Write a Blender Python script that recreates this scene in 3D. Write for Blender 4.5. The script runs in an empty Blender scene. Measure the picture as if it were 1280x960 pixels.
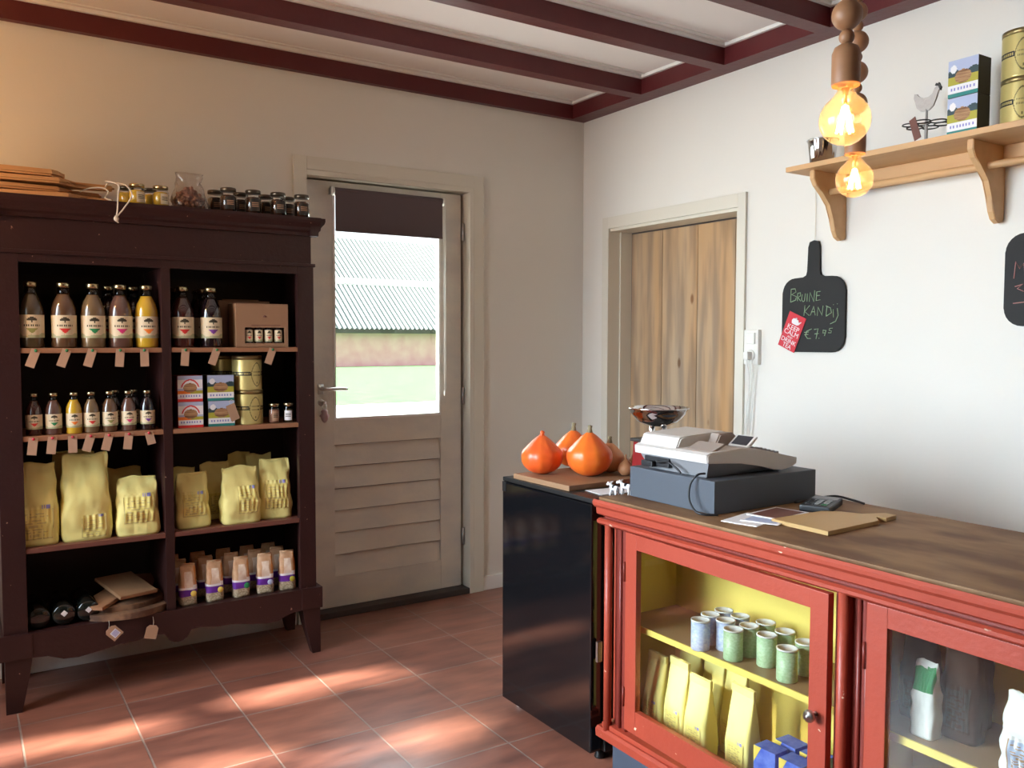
import bpy, bmesh, math, random
from mathutils import Vector, Matrix
random.seed(4)
PI = math.pi
sc = bpy.context.scene
COL = sc.collection

# ---------------------------------------------------------------- camera
CAM = dict(f=1069.44, yaw=0.5751, pitch=-0.0520, roll=0.0022, loc=(-3.0136, -3.9061, 1.35))
def make_camera():
    cy, sy = math.cos(CAM['yaw']), math.sin(CAM['yaw'])
    cp, sp = math.cos(CAM['pitch']), math.sin(CAM['pitch'])
    f = Vector((cp*sy, cp*cy, sp)); r = Vector((cy, -sy, 0)); u = r.cross(f)
    c, s = math.cos(CAM['roll']), math.sin(CAM['roll'])
    r2 = c*r + s*u; u2 = -s*r + c*u
    m = Matrix((r2, u2, -f)).transposed().to_4x4(); m.translation = Vector(CAM['loc'])
    cd = bpy.data.cameras.new('camera'); cd.sensor_width = 36; cd.lens = CAM['f']/1280*36
    cd.clip_start = .05; cd.clip_end = 300
    o = bpy.data.objects.new('camera', cd); o.matrix_world = m; COL.objects.link(o); sc.camera = o
make_camera()

# ---------------------------------------------------------------- light and exposure
sc.view_settings.view_transform = 'Standard'
try: sc.view_settings.look = 'None'
except Exception: pass
sc.view_settings.gamma = 1.0
sc.view_settings.use_curve_mapping = False
sc.view_settings.exposure = 0.5
sc.cycles.use_denoising = True
sc.cycles.max_bounces = 10
sc.cycles.transparent_max_bounces = 16
sc.cycles.caustics_reflective = False
sc.cycles.caustics_refractive = False
sc.cycles.sample_clamp_indirect = 6

w = bpy.data.worlds.new('sky'); sc.world = w; w.use_nodes = True
bg = w.node_tree.nodes['Background']; bg.inputs[0].default_value = (.86, .94, 1, 1); bg.inputs[1].default_value = 1.5

SUN_EL = math.radians(30); SUN_AZ = -.05
SUN_DIR = Vector((math.cos(SUN_EL)*math.cos(SUN_AZ), math.cos(SUN_EL)*math.sin(SUN_AZ), -math.sin(SUN_EL)))
sl = bpy.data.lights.new('sun', 'SUN'); sl.energy = 38; sl.angle = math.radians(1.6); sl.color = (1, .93, .82)
so = bpy.data.objects.new('sun', sl); so.rotation_euler = SUN_DIR.to_track_quat('-Z', 'Y').to_euler(); COL.objects.link(so)

def area(name, loc, direction, sx, sy, energy, color):
    l = bpy.data.lights.new(name, 'AREA'); l.shape = 'RECTANGLE'; l.size = sx; l.size_y = sy; l.energy = energy; l.color = color
    o = bpy.data.objects.new(name, l); o.location = loc
    o.rotation_euler = Vector(direction).to_track_quat('-Z', 'Y').to_euler(); COL.objects.link(o); return o
wl = area('window_daylight', (-4.38, -1.5, 1.5), (1, -.34, -.36), 1.8, 1.5, 74, (.72, .86, 1))
wl.data.spread = math.radians(105)
area('door_daylight', (-1.19, .16, 1.42), (0, -1, -.1), .56, .86, 9, (.85, .95, 1))

# ---------------------------------------------------------------- materials
def mat(name, col, rough=.5, metal=0, coat=0, noise=None, bump=None, spec=.45, emit=None, alpha=None):
    """noise=(scale, colour2, stretch xyz, contrast); bump=(scale, strength)"""
    m = bpy.data.materials.new(name); m.use_nodes = True
    nt = m.node_tree; b = nt.nodes['Principled BSDF']
    b.inputs['Base Color'].default_value = (*col, 1); b.inputs['Roughness'].default_value = rough
    b.inputs['Metallic'].default_value = metal; b.inputs['Coat Weight'].default_value = coat
    b.inputs['Specular IOR Level'].default_value = spec
    if emit: b.inputs['Emission Color'].default_value = (*emit[0], 1); b.inputs['Emission Strength'].default_value = emit[1]
    if noise or bump:
        tc = nt.nodes.new('ShaderNodeTexCoord')
    if noise:
        sc_, c2, st, con = noise
        mp = nt.nodes.new('ShaderNodeMapping'); mp.inputs['Scale'].default_value = st
        nz = nt.nodes.new('ShaderNodeTexNoise'); nz.inputs['Scale'].default_value = sc_; nz.inputs['Detail'].default_value = 5
        rp = nt.nodes.new('ShaderNodeValToRGB'); rp.color_ramp.elements[0].position = .5-con; rp.color_ramp.elements[1].position = .5+con
        rp.color_ramp.elements[0].color = (*col, 1); rp.color_ramp.elements[1].color = (*c2, 1)
        nt.links.new(tc.outputs['Object'], mp.inputs[0]); nt.links.new(mp.outputs[0], nz.inputs[0])
        nt.links.new(nz.outputs[0], rp.inputs[0]); nt.links.new(rp.outputs[0], b.inputs['Base Color'])
    if bump:
        nb = nt.nodes.new('ShaderNodeTexNoise'); nb.inputs['Scale'].default_value = bump[0]; nb.inputs['Detail'].default_value = 3
        bn = nt.nodes.new('ShaderNodeBump'); bn.inputs['Strength'].default_value = bump[1]; bn.inputs['Distance'].default_value = .01
        nt.links.new(tc.outputs['Object'], nb.inputs[0]); nt.links.new(nb.outputs[0], bn.inputs['Height']); nt.links.new(bn.outputs[0], b.inputs['Normal'])
    return m

def glass(name, tint=(1, 1, 1), ior=1.45, rough=.0, haze=0.0):
    m = bpy.data.materials.new(name); m.use_nodes = True; nt = m.node_tree
    nt.nodes.remove(nt.nodes['Principled BSDF']); out = nt.nodes['Material Output']
    t = nt.nodes.new('ShaderNodeBsdfTransparent'); t.inputs[0].default_value = (*tint, 1)
    g = nt.nodes.new('ShaderNodeBsdfGlossy'); g.inputs['Roughness'].default_value = rough
    fr = nt.nodes.new('ShaderNodeFresnel')
    ge = nt.nodes.new('ShaderNodeNewGeometry'); mr = nt.nodes.new('ShaderNodeMapRange'); mr.inputs['To Min'].default_value = ior; mr.inputs['To Max'].default_value = 1/ior
    nt.links.new(ge.outputs['Backfacing'], mr.inputs['Value']); nt.links.new(mr.outputs[0], fr.inputs[0])
    mx = nt.nodes.new('ShaderNodeMixShader')
    nt.links.new(fr.outputs[0], mx.inputs[0]); nt.links.new(t.outputs[0], mx.inputs[1]); nt.links.new(g.outputs[0], mx.inputs[2])
    last = mx
    if haze:
        d = nt.nodes.new('ShaderNodeBsdfTranslucent'); d.inputs[0].default_value = (*tint, 1)
        m2 = nt.nodes.new('ShaderNodeMixShader'); m2.inputs[0].default_value = haze
        nt.links.new(mx.outputs[0], m2.inputs[1]); nt.links.new(d.outputs[0], m2.inputs[2]); last = m2
    nt.links.new(last.outputs[0], out.inputs[0]); return m

def chipped(name, col, chip, amount, rough=.35, col2=None):
    """paint with small chips of pale undercoat"""
    m = mat(name, col, rough, noise=(3, col2 or col, (1, 1, 1), .3), bump=(60, .12)); nt = m.node_tree; b = nt.nodes['Principled BSDF']
    src = b.inputs['Base Color'].links[0].from_socket
    tc = nt.nodes.new('ShaderNodeTexCoord'); mp = nt.nodes.new('ShaderNodeMapping'); mp.inputs['Scale'].default_value = (1, .45, .9)
    nz = nt.nodes.new('ShaderNodeTexNoise'); nz.inputs['Scale'].default_value = 55; nz.inputs['Detail'].default_value = 2
    rp = nt.nodes.new('ShaderNodeValToRGB'); rp.color_ramp.elements[0].position = amount; rp.color_ramp.elements[1].position = amount+.02
    rp.color_ramp.elements[0].color = (0, 0, 0, 1); rp.color_ramp.elements[1].color = (1, 1, 1, 1)
    mx = nt.nodes.new('ShaderNodeMix'); mx.data_type = 'RGBA'
    nt.links.new(tc.outputs['Object'], mp.inputs[0]); nt.links.new(mp.outputs[0], nz.inputs[0]); nt.links.new(nz.outputs[0], rp.inputs[0])
    nt.links.new(rp.outputs[0], mx.inputs['Factor']); nt.links.new(src, mx.inputs['A']); mx.inputs['B'].default_value = (*chip, 1)
    nt.links.new(mx.outputs['Result'], b.inputs['Base Color']); return m

M = {}
M['wall'] = mat('white_plaster', (.76, .73, .66), .85, noise=(1.5, (.79, .76, .695), (1, 1, 1), .3), bump=(70, .03))
M['wall_dim'] = mat('dark_low_bounce_wall', (.22, .16, .12), .7)  # for the unseen front wall, made dark to cut bounced light
M['ceiling'] = mat('white_ceiling_paint', (.80, .74, .71), .75)
M['beam'] = mat('oxblood_beam_paint', (.085, .010, .012), .42, noise=(6, (.11, .015, .016), (1, 1, 1), .3), bump=(30, .15))
M['cream'] = mat('cream_trim_paint', (.70, .66, .56), .45)
M['white_trim'] = mat('white_trim_paint', (.82, .80, .76), .5)
M['door_paint'] = mat('weathered_white_paint', (.74, .68, .57), .55, noise=(5, (.60, .57, .52), (1, 1, 2.0), .22), bump=(40, .15))
M['sill'] = mat('dark_threshold_wood', (.05, .035, .03), .6)
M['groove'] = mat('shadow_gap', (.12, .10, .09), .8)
M['blind'] = mat('mauve_grey_blind_fabric', (.115, .085, .09), .85, bump=(300, .1))
M['plastic_white'] = mat('white_plastic', (.78, .76, .70), .35)
M['steel'] = mat('brushed_steel', (.55, .54, .52), .3, metal=1)
M['chrome'] = mat('chrome', (.75, .74, .74), .08, metal=1)
M['iron'] = mat('dark_iron', (.06, .055, .05), .45, metal=.6)
M['cab'] = chipped('dark_brown_cabinet_paint', (.024, .007, .006), (.35, .20, .14), .745, .42, (.034, .010, .009))
M['cab_in'] = mat('dark_cabinet_interior', (.022, .012, .009), .6)
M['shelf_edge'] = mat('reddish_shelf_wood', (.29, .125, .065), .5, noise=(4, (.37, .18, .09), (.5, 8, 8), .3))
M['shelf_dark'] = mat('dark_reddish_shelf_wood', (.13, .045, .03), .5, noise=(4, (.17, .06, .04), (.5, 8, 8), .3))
M['red'] = chipped('red_counter_paint', (.40, .060, .030), (.70, .50, .36), .735, .42, (.33, .048, .026))
M['red_dark'] = mat('red_counter_recess_shade', (.20, .030, .020), .4)  # darker counter red, the shade of grooves and recesses put into the colour
M['base_blue'] = mat('slate_plinth_paint', (.055, .07, .10), .5)
M['yellow'] = mat('yellow_lining_paint', (.84, .64, .15), .5)
M['worktop'] = mat('worn_brown_worktop', (.135, .062, .026), .6, spec=.25, noise=(5, (.27, .155, .072), (2.0, .9, 1), .13), bump=(25, .06))
M['shelf_in'] = mat('brown_display_shelf', (.33, .20, .10), .4)
M['fridge'] = mat('glossy_black_enamel', (.006, .006, .007), .09, spec=.7)
M['fridge_dark'] = mat('black_plastic', (.012, .012, .012), .4)
M['grey_metal'] = mat('bluish_grey_metal', (.080, .090, .108), .5, spec=.3, bump=(200, .04))
M['reg_light'] = mat('ivory_plastic', (.60, .57, .53), .42)
M['reg_grey'] = mat('grey_plastic', (.24, .24, .25), .45)
M['reg_shaded'] = mat('shaded_ivory_plastic', (.32, .26, .22), .5)  # register plastic browned, shade on the upper parts put into the colour
M['black'] = mat('black_rubber', (.01, .01, .012), .45)
M['screen'] = mat('dark_display', (.03, .03, .035), .2)
M['pine'] = mat('pine_wood', (.68, .42, .20), .5, noise=(3, (.58, .33, .15), (6, .8, 6), .25))
M['board_wood'] = mat('cutting_board_wood', (.42, .22, .11), .5, noise=(4, (.30, .14, .07), (8, 1, 8), .25))
M['board_mid'] = mat('brown_pumpkin_board_wood', (.33, .19, .10), .5, noise=(4, (.26, .14, .07), (8, 1, 8), .3))
M['board_light'] = mat('light_board_wood', (.50, .33, .17), .5, noise=(4, (.42, .26, .13), (8, 1, 8), .3))
M['mdf'] = mat('tan_hardboard', (.47, .29, .105), .5)
M['mdf_edge'] = mat('pale_board_edge', (.62, .45, .22), .6)
M['top_board'] = mat('honey_coloured_board_wood', (.66, .36, .15), .5, noise=(3, (.52, .26, .10), (2, 9, 9), .25))
M['olive'] = mat('streaky_olive_wood', (.24, .13, .07), .5, noise=(3.5, (.10, .05, .03), (6, 1.4, 6), .12))
M['rope'] = mat('white_cotton_rope', (.72, .64, .52), .9, bump=(400, .4))
M['kraft'] = mat('kraft_card', (.42, .25, .15), .8)
M['kraft_box'] = mat('carton_board', (.34, .19, .105), .75)
M['tagp'] = mat('pink_tan_price_tag', (.50, .30, .19), .8)
M['paper'] = mat('white_paper', (.80, .78, .78), .6)
M['green'] = mat('green_pin', (.03, .20, .06), .4)
M['redpin'] = mat('red_pin', (.55, .03, .05), .4)
M['lid'] = mat('gold_jar_lid', (.50, .42, .24), .25, metal=1)
M['lid_dark'] = mat('dark_bronze_lid', (.10, .085, .065), .3, metal=.8)
M['clear'] = glass('clear_glass', (.96, .97, .97), 1.5)
M['pane'] = glass('window_pane_glass', (.98, 1, .99), 1.45)
M['case_pane'] = glass('display_case_glass', (.97, .98, .95), 1.48)
M['neck'] = glass('bottle_neck_glass', (.55, .55, .50), 1.6)
M['cello'] = glass('cellophane', (.93, .90, .88), 1.7, .15, .13)
M['label'] = mat('cream_label_paper', (.72, .60, .40), .6)
M['ink'] = mat('dark_label_ink', (.05, .04, .02), .6)
M['grass_print'] = mat('sage_label_print', (.42, .42, .24), .6)
M['l_red'] = mat('red_print', (.65, .035, .03), .5)
M['l_green'] = mat('green_print', (.02, .24, .08), .5)
M['l_pink'] = mat('pink_print', (.62, .03, .16), .5)
M['l_orange'] = mat('orange_print', (.85, .20, .02), .5)
M['l_purple'] = mat('purple_print', (.20, .05, .30), .5)
M['l_olive'] = mat('olive_print', (.30, .29, .08), .5)
M['teal'] = mat('teal_print', (.02, .22, .20), .5)
M['skyblue'] = mat('pale_blue_print', (.42, .48, .66), .5)
M['navy'] = mat('dark_landscape_print', (.03, .06, .07), .5)
M['moss'] = mat('yellow_green_print', (.42, .38, .04), .5)
M['biscuit'] = mat('stacked_biscuits', (.48, .27, .13), .7, noise=(60, (.16, .07, .03), (.25, .25, 2.5), .12))
M['box_dark'] = mat('dark_box_side', (.028, .022, .016), .5)
M['box_red'] = mat('crimson_box_side', (.40, .02, .05), .5)
M['tin'] = mat('pale_gold_tin', (.64, .53, .20), .30, metal=.35)
M['tin_rim'] = mat('brass_tin_rim', (.30, .23, .10), .35, metal=.8)
M['tin_ink'] = mat('olive_tin_print', (.16, .13, .04), .5)
M['white'] = mat('white_print', (.82, .80, .80), .5)
M['bag'] = mat('pale_yellow_paper_bag', (.84, .73, .26), .62, bump=(18, .18))
M['bag_label'] = mat('mustard_bag_label', (.76, .64, .19), .6)
M['bag_ink'] = mat('brown_label_text', (.56, .45, .16), .6)
M['bluestrip'] = mat('blue_label_text', (.25, .24, .55), .6)
M['violet'] = mat('purple_band_print', (.12, .02, .28), .5)
M['muesli'] = mat('tan_pack_print', (.50, .27, .13), .55, noise=(40, (.62, .38, .22), (1, 1, 1), .2))
M['orange_side'] = mat('orange_pack_print', (.62, .26, .07), .5)
M['muesli_pale'] = mat('pale_bowl_print', (.66, .46, .32), .5, noise=(50, (.80, .68, .55), (1, 1, 1), .2))
M['grain'] = mat('pale_grain_window', (.62, .50, .34), .5, noise=(160, (.32, .24, .14), (1, 1, 1), .15))
M['darkglass'] = mat('dark_green_bottle_glass', (.008, .010, .008), .08, coat=1)
M['honey'] = mat('honey', (.72, .45, .05), .15, coat=1)
M['preserve'] = mat('dark_preserve', (.055, .022, .012), .12, coat=1)
M['pumpkin'] = mat('red_orange_pumpkin_skin', (.80, .085, .018), .32, noise=(5, (.86, .17, .025), (3, 3, .35), .2), bump=(28, .2))
M['pumpkin2'] = mat('bright_orange_pumpkin_skin', (.82, .19, .02), .32, noise=(5, (.80, .11, .02), (3, 3, .35), .2), bump=(28, .2))
M['squash'] = mat('dull_orange_squash_skin', (.80, .32, .13), .5, noise=(6, (.66, .36, .18), (1, 1, 1), .3))
M['stem'] = mat('dry_grey_green_stem', (.25, .20, .11), .8)
M['onion'] = mat('papery_onion_skin', (.50, .24, .11), .55, noise=(8, (.36, .14, .06), (4, 4, .6), .3))
M['scale_red'] = mat('dark_red_scale_enamel', (.22, .018, .018), .25, coat=.6)
M['lampwood'] = mat('lamp_beech_wood', (.33, .155, .072), .5, noise=(10, (.26, .12, .052), (1, 1, 4), .3))
M['bulb'] = glass('amber_bulb_glass', (1, .87, .62), 1.5, 0, .05)
M['filament'] = mat('glowing_filament', (1, .6, .2), .5, emit=((1, .58, .22), 60))
M['brass'] = mat('brass', (.65, .45, .18), .3, metal=1)
M['slate'] = mat('chalkboard_slate', (.006, .0055, .0055), .7, noise=(6, (.010, .009, .009), (1, 1, 1), .3))
M['chalk'] = mat('green_chalk', (.33, .46, .28), .9)
M['chalk_pink'] = mat('pink_chalk', (.50, .22, .20), .9)
M['card_red'] = mat('red_card', (.58, .012, .03), .35)
M['grey_deco'] = mat('pale_grey_tin', (.50, .46, .42), .5, bump=(60, .3))
M['gcan'] = mat('pale_green_can_print', (.50, .64, .42), .4, noise=(130, (.36, .52, .30), (1, 1, 1.5), .15))
M['bcan'] = mat('pale_blue_can_print', (.62, .68, .84), .4, noise=(110, (.40, .47, .76), (1, 1, 1.5), .15))
M['bluebox'] = mat('blue_carton_print', (.05, .11, .55), .4, noise=(30, (.16, .24, .70), (1, 1, 1), .15))
M['boxyel'] = mat('yellow_carton_corner', (.80, .60, .12), .4)
M['dark_pouch'] = mat('dark_brown_pouch', (.045, .020, .013), .75, spec=.15)
M['nuts'] = mat('brown_nuts', (.22, .09, .055), .5, noise=(60, (.30, .14, .08), (1, 1, 1), .3))
M['pinkfab'] = mat('pinkish_fabric', (.50, .33, .33), .8)
M['grass'] = mat('meadow_grass', (.035, .18, .04), .9, noise=(2, (.08, .24, .07), (1, 1, 1), .3))
M['warm_ground'] = mat('warm_bounce_tone', (.42, .27, .17), .8)
M['paving'] = mat('pale_paving', (.75, .75, .73), .8)
M['roof'] = mat('pale_corrugated_sheet', (.105, .135, .14), .8, noise=(3, (.14, .165, .168), (1, 1, 1), .3))
M['brick'] = mat('faded_pink_brick', (.66, .27, .31), .9, noise=(2, (.76, .40, .42), (1, 1, 1), .25))
M['leaf'] = mat('green_leaf', (.06, .14, .03), .6)
M['bark'] = mat('brown_bark', (.10, .07, .05), .9, bump=(30, .5))
def juice(name, col): return mat(name, col, .10, coat=.8, spec=.6)
M['j_brown'] = juice('brown_juice', (.115, .060, .030)); M['j_dim'] = juice('dim_brown_juice', (.07, .05, .025))
M['j_pale'] = juice('cloudy_juice', (.17, .11, .055)); M['j_rose'] = juice('rosy_brown_juice', (.12, .060, .045))
M['j_orange'] = juice('orange_juice', (.60, .37, .03)); M['j_dark'] = juice('dark_berry_juice', (.012, .006, .008)); M['j_redb'] = juice('dark_red_juice', (.05, .012, .010))

def floor_material():
    m = bpy.data.materials.new('terracotta_tiles'); m.use_nodes = True; nt = m.node_tree; b = nt.nodes['Principled BSDF']
    tc = nt.nodes.new('ShaderNodeTexCoord'); mp = nt.nodes.new('ShaderNodeMapping')
    mp.inputs['Location'].default_value = (2.8658+.3418*20, .5258+.3418*40, 0)
    br = nt.nodes.new('ShaderNodeTexBrick'); br.offset = 0; br.squash = 1
    br.inputs['Scale'].default_value = 1; br.inputs['Brick Width'].default_value = .3418; br.inputs['Row Height'].default_value = .3418
    br.inputs['Mortar Size'].default_value = .0035; br.inputs['Mortar Smooth'].default_value = .25; br.inputs['Bias'].default_value = 0
    br.inputs['Color1'].default_value = (.265, .104, .068, 1); br.inputs['Color2'].default_value = (.195, .077, .056, 1); br.inputs['Mortar'].default_value = (.25, .18, .15, 1)
    nt.links.new(tc.outputs['Object'], mp.inputs[0]); nt.links.new(mp.outputs[0], br.inputs[0])
    nz = nt.nodes.new('ShaderNodeTexNoise'); nz.inputs['Scale'].default_value = 5; nz.inputs['Detail'].default_value = 6
    mp2 = nt.nodes.new('ShaderNodeMapping'); mp2.inputs['Scale'].default_value = (1, 3.2, 1)
    nt.links.new(tc.outputs['Object'], mp2.inputs[0]); nt.links.new(mp2.outputs[0], nz.inputs[0])
    rp = nt.nodes.new('ShaderNodeValToRGB'); rp.color_ramp.elements[0].position = .3; rp.color_ramp.elements[1].position = .7
    rp.color_ramp.elements[0].color = (.72, .72, .74, 1); rp.color_ramp.elements[1].color = (1.3, 1.25, 1.2, 1)
    mx = nt.nodes.new('ShaderNodeMix'); mx.data_type = 'RGBA'; mx.blend_type = 'MULTIPLY'; mx.inputs['Factor'].default_value = 1
    nt.links.new(nz.outputs[0], rp.inputs[0]); nt.links.new(br.outputs['Color'], mx.inputs['A']); nt.links.new(rp.outputs[0], mx.inputs['B'])
    nt.links.new(mx.outputs['Result'], b.inputs['Base Color'])
    b.inputs['Roughness'].default_value = .30; b.inputs['Specular IOR Level'].default_value = .75
    inv = nt.nodes.new('ShaderNodeMath'); inv.operation = 'MULTIPLY'; inv.inputs[1].default_value = -1
    ad = nt.nodes.new('ShaderNodeMath'); ad.operation = 'ADD'
    sm = nt.nodes.new('ShaderNodeMath'); sm.operation = 'MULTIPLY'; sm.inputs[1].default_value = .5
    bn = nt.nodes.new('ShaderNodeBump'); bn.inputs['Distance'].default_value = .004; bn.inputs['Strength'].default_value = .6
    nt.links.new(br.outputs['Fac'], inv.inputs[0]); nt.links.new(nz.outputs[0], sm.inputs[0]); nt.links.new(inv.outputs[0], ad.inputs[0]); nt.links.new(sm.outputs[0], ad.inputs[1])
    nt.links.new(ad.outputs[0], bn.inputs['Height']); nt.links.new(bn.outputs[0], b.inputs['Normal'])
    return m
M['floor'] = floor_material()

def plank_material():
    m = mat('weathered_pine_planks', (.45, .27, .12), .6, noise=(1.6, (.42, .345, .26), (1, 2.4, .35), .2), bump=(30, .1))
    nt = m.node_tree; b = nt.nodes['Principled BSDF']; src = b.inputs['Base Color'].links[0].from_socket
    tc = nt.nodes.new('ShaderNodeTexCoord'); mp = nt.nodes.new('ShaderNodeMapping'); mp.inputs['Scale'].default_value = (1, 2.2, 1)
    vo = nt.nodes.new('ShaderNodeTexVoronoi'); vo.inputs['Scale'].default_value = 3.1
    rp = nt.nodes.new('ShaderNodeValToRGB'); rp.color_ramp.elements[0].position = .05; rp.color_ramp.elements[1].position = .10
    rp.color_ramp.elements[0].color = (.48, .34, .22, 1); rp.color_ramp.elements[1].color = (1, 1, 1, 1)
    n2 = nt.nodes.new('ShaderNodeTexNoise'); n2.inputs['Scale'].default_value = 7; mp3 = nt.nodes.new('ShaderNodeMapping'); mp3.inputs['Scale'].default_value = (1, 3, .3)
    rp2 = nt.nodes.new('ShaderNodeValToRGB'); rp2.color_ramp.elements[0].position = .35; rp2.color_ramp.elements[1].position = .6
    rp2.color_ramp.elements[0].color = (.78, .72, .68, 1); rp2.color_ramp.elements[1].color = (1.2, 1.08, .92, 1)
    mx = nt.nodes.new('ShaderNodeMix'); mx.data_type = 'RGBA'; mx.blend_type = 'MULTIPLY'; mx.inputs['Factor'].default_value = 1
    my = nt.nodes.new('ShaderNodeMix'); my.data_type = 'RGBA'; my.blend_type = 'MULTIPLY'; my.inputs['Factor'].default_value = 1
    nt.links.new(tc.outputs['Object'], mp.inputs[0]); nt.links.new(mp.outputs[0], vo.inputs[0]); nt.links.new(vo.outputs['Distance'], rp.inputs[0])
    nt.links.new(tc.outputs['Object'], mp3.inputs[0]); nt.links.new(mp3.outputs[0], n2.inputs[0]); nt.links.new(n2.outputs[0], rp2.inputs[0])
    nt.links.new(src, mx.inputs['A']); nt.links.new(rp.outputs[0], mx.inputs['B'])
    nt.links.new(mx.outputs['Result'], my.inputs['A']); nt.links.new(rp2.outputs[0], my.inputs['B'])
    nt.links.new(my.outputs['Result'], b.inputs['Base Color']); return m
M['plank'] = plank_material()

# ---------------------------------------------------------------- mesh helpers
def B(): return bmesh.new()
def box(bm, x0, x1, y0, y1, z0, z1, bev=0, mi=0):
    vs = [bm.verts.new(p) for p in ((x0,y0,z0),(x1,y0,z0),(x1,y1,z0),(x0,y1,z0),(x0,y0,z1),(x1,y0,z1),(x1,y1,z1),(x0,y1,z1))]
    fs = [bm.faces.new([vs[i] for i in q]) for q in ((3,2,1,0),(4,5,6,7),(0,1,5,4),(1,2,6,5),(2,3,7,6),(3,0,4,7))]
    for f in fs: f.material_index = mi
    if bev: 
        es = list({e for f in fs for e in f.edges})
        bmesh.ops.bevel(bm, geom=es, offset=bev, segments=2, affect='EDGES', profile=.7)
    return vs
def prism(bm, pts, ax, a0, a1, mi=0, bev=0):
    """polygon pts extruded along axis ax. pts are the other two axes in order (x,y,z minus ax)"""
    def mk(p, a):
        return {0: (a, p[0], p[1]), 1: (p[0], a, p[1]), 2: (p[0], p[1], a)}[ax]
    A = [bm.verts.new(mk(p, a0)) for p in pts]; C = [bm.verts.new(mk(p, a1)) for p in pts]
    fs = [bm.faces.new(A), bm.faces.new(list(reversed(C)))]
    n = len(pts)
    for i in range(n): fs.append(bm.faces.new([A[i], C[i], C[(i+1) % n], A[(i+1) % n]]))
    for f in fs: f.material_index = mi
    if bev:
        es = [e for e in fs[0].edges]+[e for e in fs[1].edges]
        bmesh.ops.bevel(bm, geom=es, offset=bev, segments=2, affect='EDGES')
def lathe(bm, prof, seg=24, c=(0, 0, 0), mi=0, fn=None):
    rings = []
    for r, z in prof:
        ring = []
        for i in range(seg):
            a = 2*PI*i/seg; rr = r*(fn(a, z) if fn else 1)
            ring.append(bm.verts.new((c[0]+rr*math.cos(a), c[1]+rr*math.sin(a), c[2]+z)))
        rings.append(ring)
    fs = []
    for k in range(len(rings)-1):
        for i in range(seg):
            j = (i+1) % seg; fs.append(bm.faces.new([rings[k][i], rings[k][j], rings[k+1][j], rings[k+1][i]]))
    if prof[0][0] > 1e-5: fs.append(bm.faces.new(list(reversed(rings[0]))))
    if prof[-1][0] > 1e-5: fs.append(bm.faces.new(rings[-1]))
    for f in fs: f.material_index = mi; f.smooth = True
def tube(bm, pts, r, seg=8, mi=0, closed=False):
    pts = [Vector(p) for p in pts]; n = len(pts); rings = []
    prev = None
    for i, p in enumerate(pts):
        t = (pts[(i+1) % n] if (closed or i < n-1) else pts[i]) - (pts[i-1] if (closed or i > 0) else pts[i])
        t.normalize()
        if prev is None:
            a = Vector((0, 0, 1)) if abs(t.z) < .9 else Vector((1, 0, 0)); u = t.cross(a).normalized()
        else:
            u = (prev - t*prev.dot(t)).normalized()
        prev = u; v = t.cross(u)
        rr = r[i] if isinstance(r, (list, tuple)) else r
        rings.append([bm.verts.new(p + rr*(math.cos(2*PI*k/seg)*u + math.sin(2*PI*k/seg)*v)) for k in range(seg)])
    m_ = n if closed else n-1
    for i in range(m_):
        A, C = rings[i], rings[(i+1) % n]
        for k in range(seg):
            j = (k+1) % seg; f = bm.faces.new([A[k], A[j], C[j], C[k]]); f.smooth = True; f.material_index = mi
    if not closed:
        f = bm.faces.new(list(reversed(rings[0]))); f.material_index = mi
        f = bm.faces.new(rings[-1]); f.material_index = mi
def arc(pts, n=6):
    """Catmull-Rom smoothing"""
    P = [Vector(p) for p in pts]; out = []
    for i in range(len(P)-1):
        p0 = P[max(i-1, 0)]; p1 = P[i]; p2 = P[i+1]; p3 = P[min(i+2, len(P)-1)]
        for k in range(n):
            t = k/n
            out.append(.5*((2*p1)+(p2-p0)*t+(2*p0-5*p1+4*p2-p3)*t*t+(3*p1-p0-3*p2+p3)*t**3))
    out.append(P[-1]); return out
def patch(bm, F, nx, ny, fn=None):
    """F(s,t)->point, fn(s,t)->material index or None to skip"""
    g = [[bm.verts.new(F(i/nx, j/ny)) for i in range(nx+1)] for j in range(ny+1)]
    for j in range(ny):
        for i in range(nx):
            mi = fn((i+.5)/nx, (j+.5)/ny) if fn else 0
            f = bm.faces.new([g[j][i], g[j][i+1], g[j+1][i+1], g[j+1][i]]); f.material_index = mi or 0; f.smooth = True
def slab(bm, F, N, th, nx, ny, fn=None):
    patch(bm, F, nx, ny, fn)
def obj(name, bm, ms, parent=None, smooth=None, loc=None, rot=None):
    me = bpy.data.meshes.new(name); bmesh.ops.recalc_face_normals(bm, faces=bm.faces) if smooth != 'patch' else None
    bm.to_mesh(me); bm.free()
    for m_ in (ms if isinstance(ms, (list, tuple)) else [ms]): me.materials.append(M[m_] if isinstance(m_, str) else m_)
    o = bpy.data.objects.new(name, me); COL.objects.link(o)
    if parent is not None: o.parent = parent
    if loc: o.location = loc
    if rot: o.rotation_euler = rot
    return o
def thing(name, label, cat, loc=(0, 0, 0), rz=0, group=None, rot=None):
    o = bpy.data.objects.new(name, None); COL.objects.link(o); o.empty_display_size = .05
    o.location = loc; o.rotation_euler = rot if rot else (0, 0, rz); o['label'] = label; o['category'] = cat
    if group: o['group'] = group
    return o
def tag(o, label, cat, group=None):
    o['label'] = label; o['category'] = cat
    if group: o['group'] = group
    return o
def struct(name, bm, m, parent=None):
    o = obj(name, bm, m, parent)
    if parent is None: o['kind'] = 'structure'
    return o
def part_label(o, s): o['label'] = s; return o
def smooth(o, ang=None):
    for p in o.data.polygons: p.use_smooth = True
    return o
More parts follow.
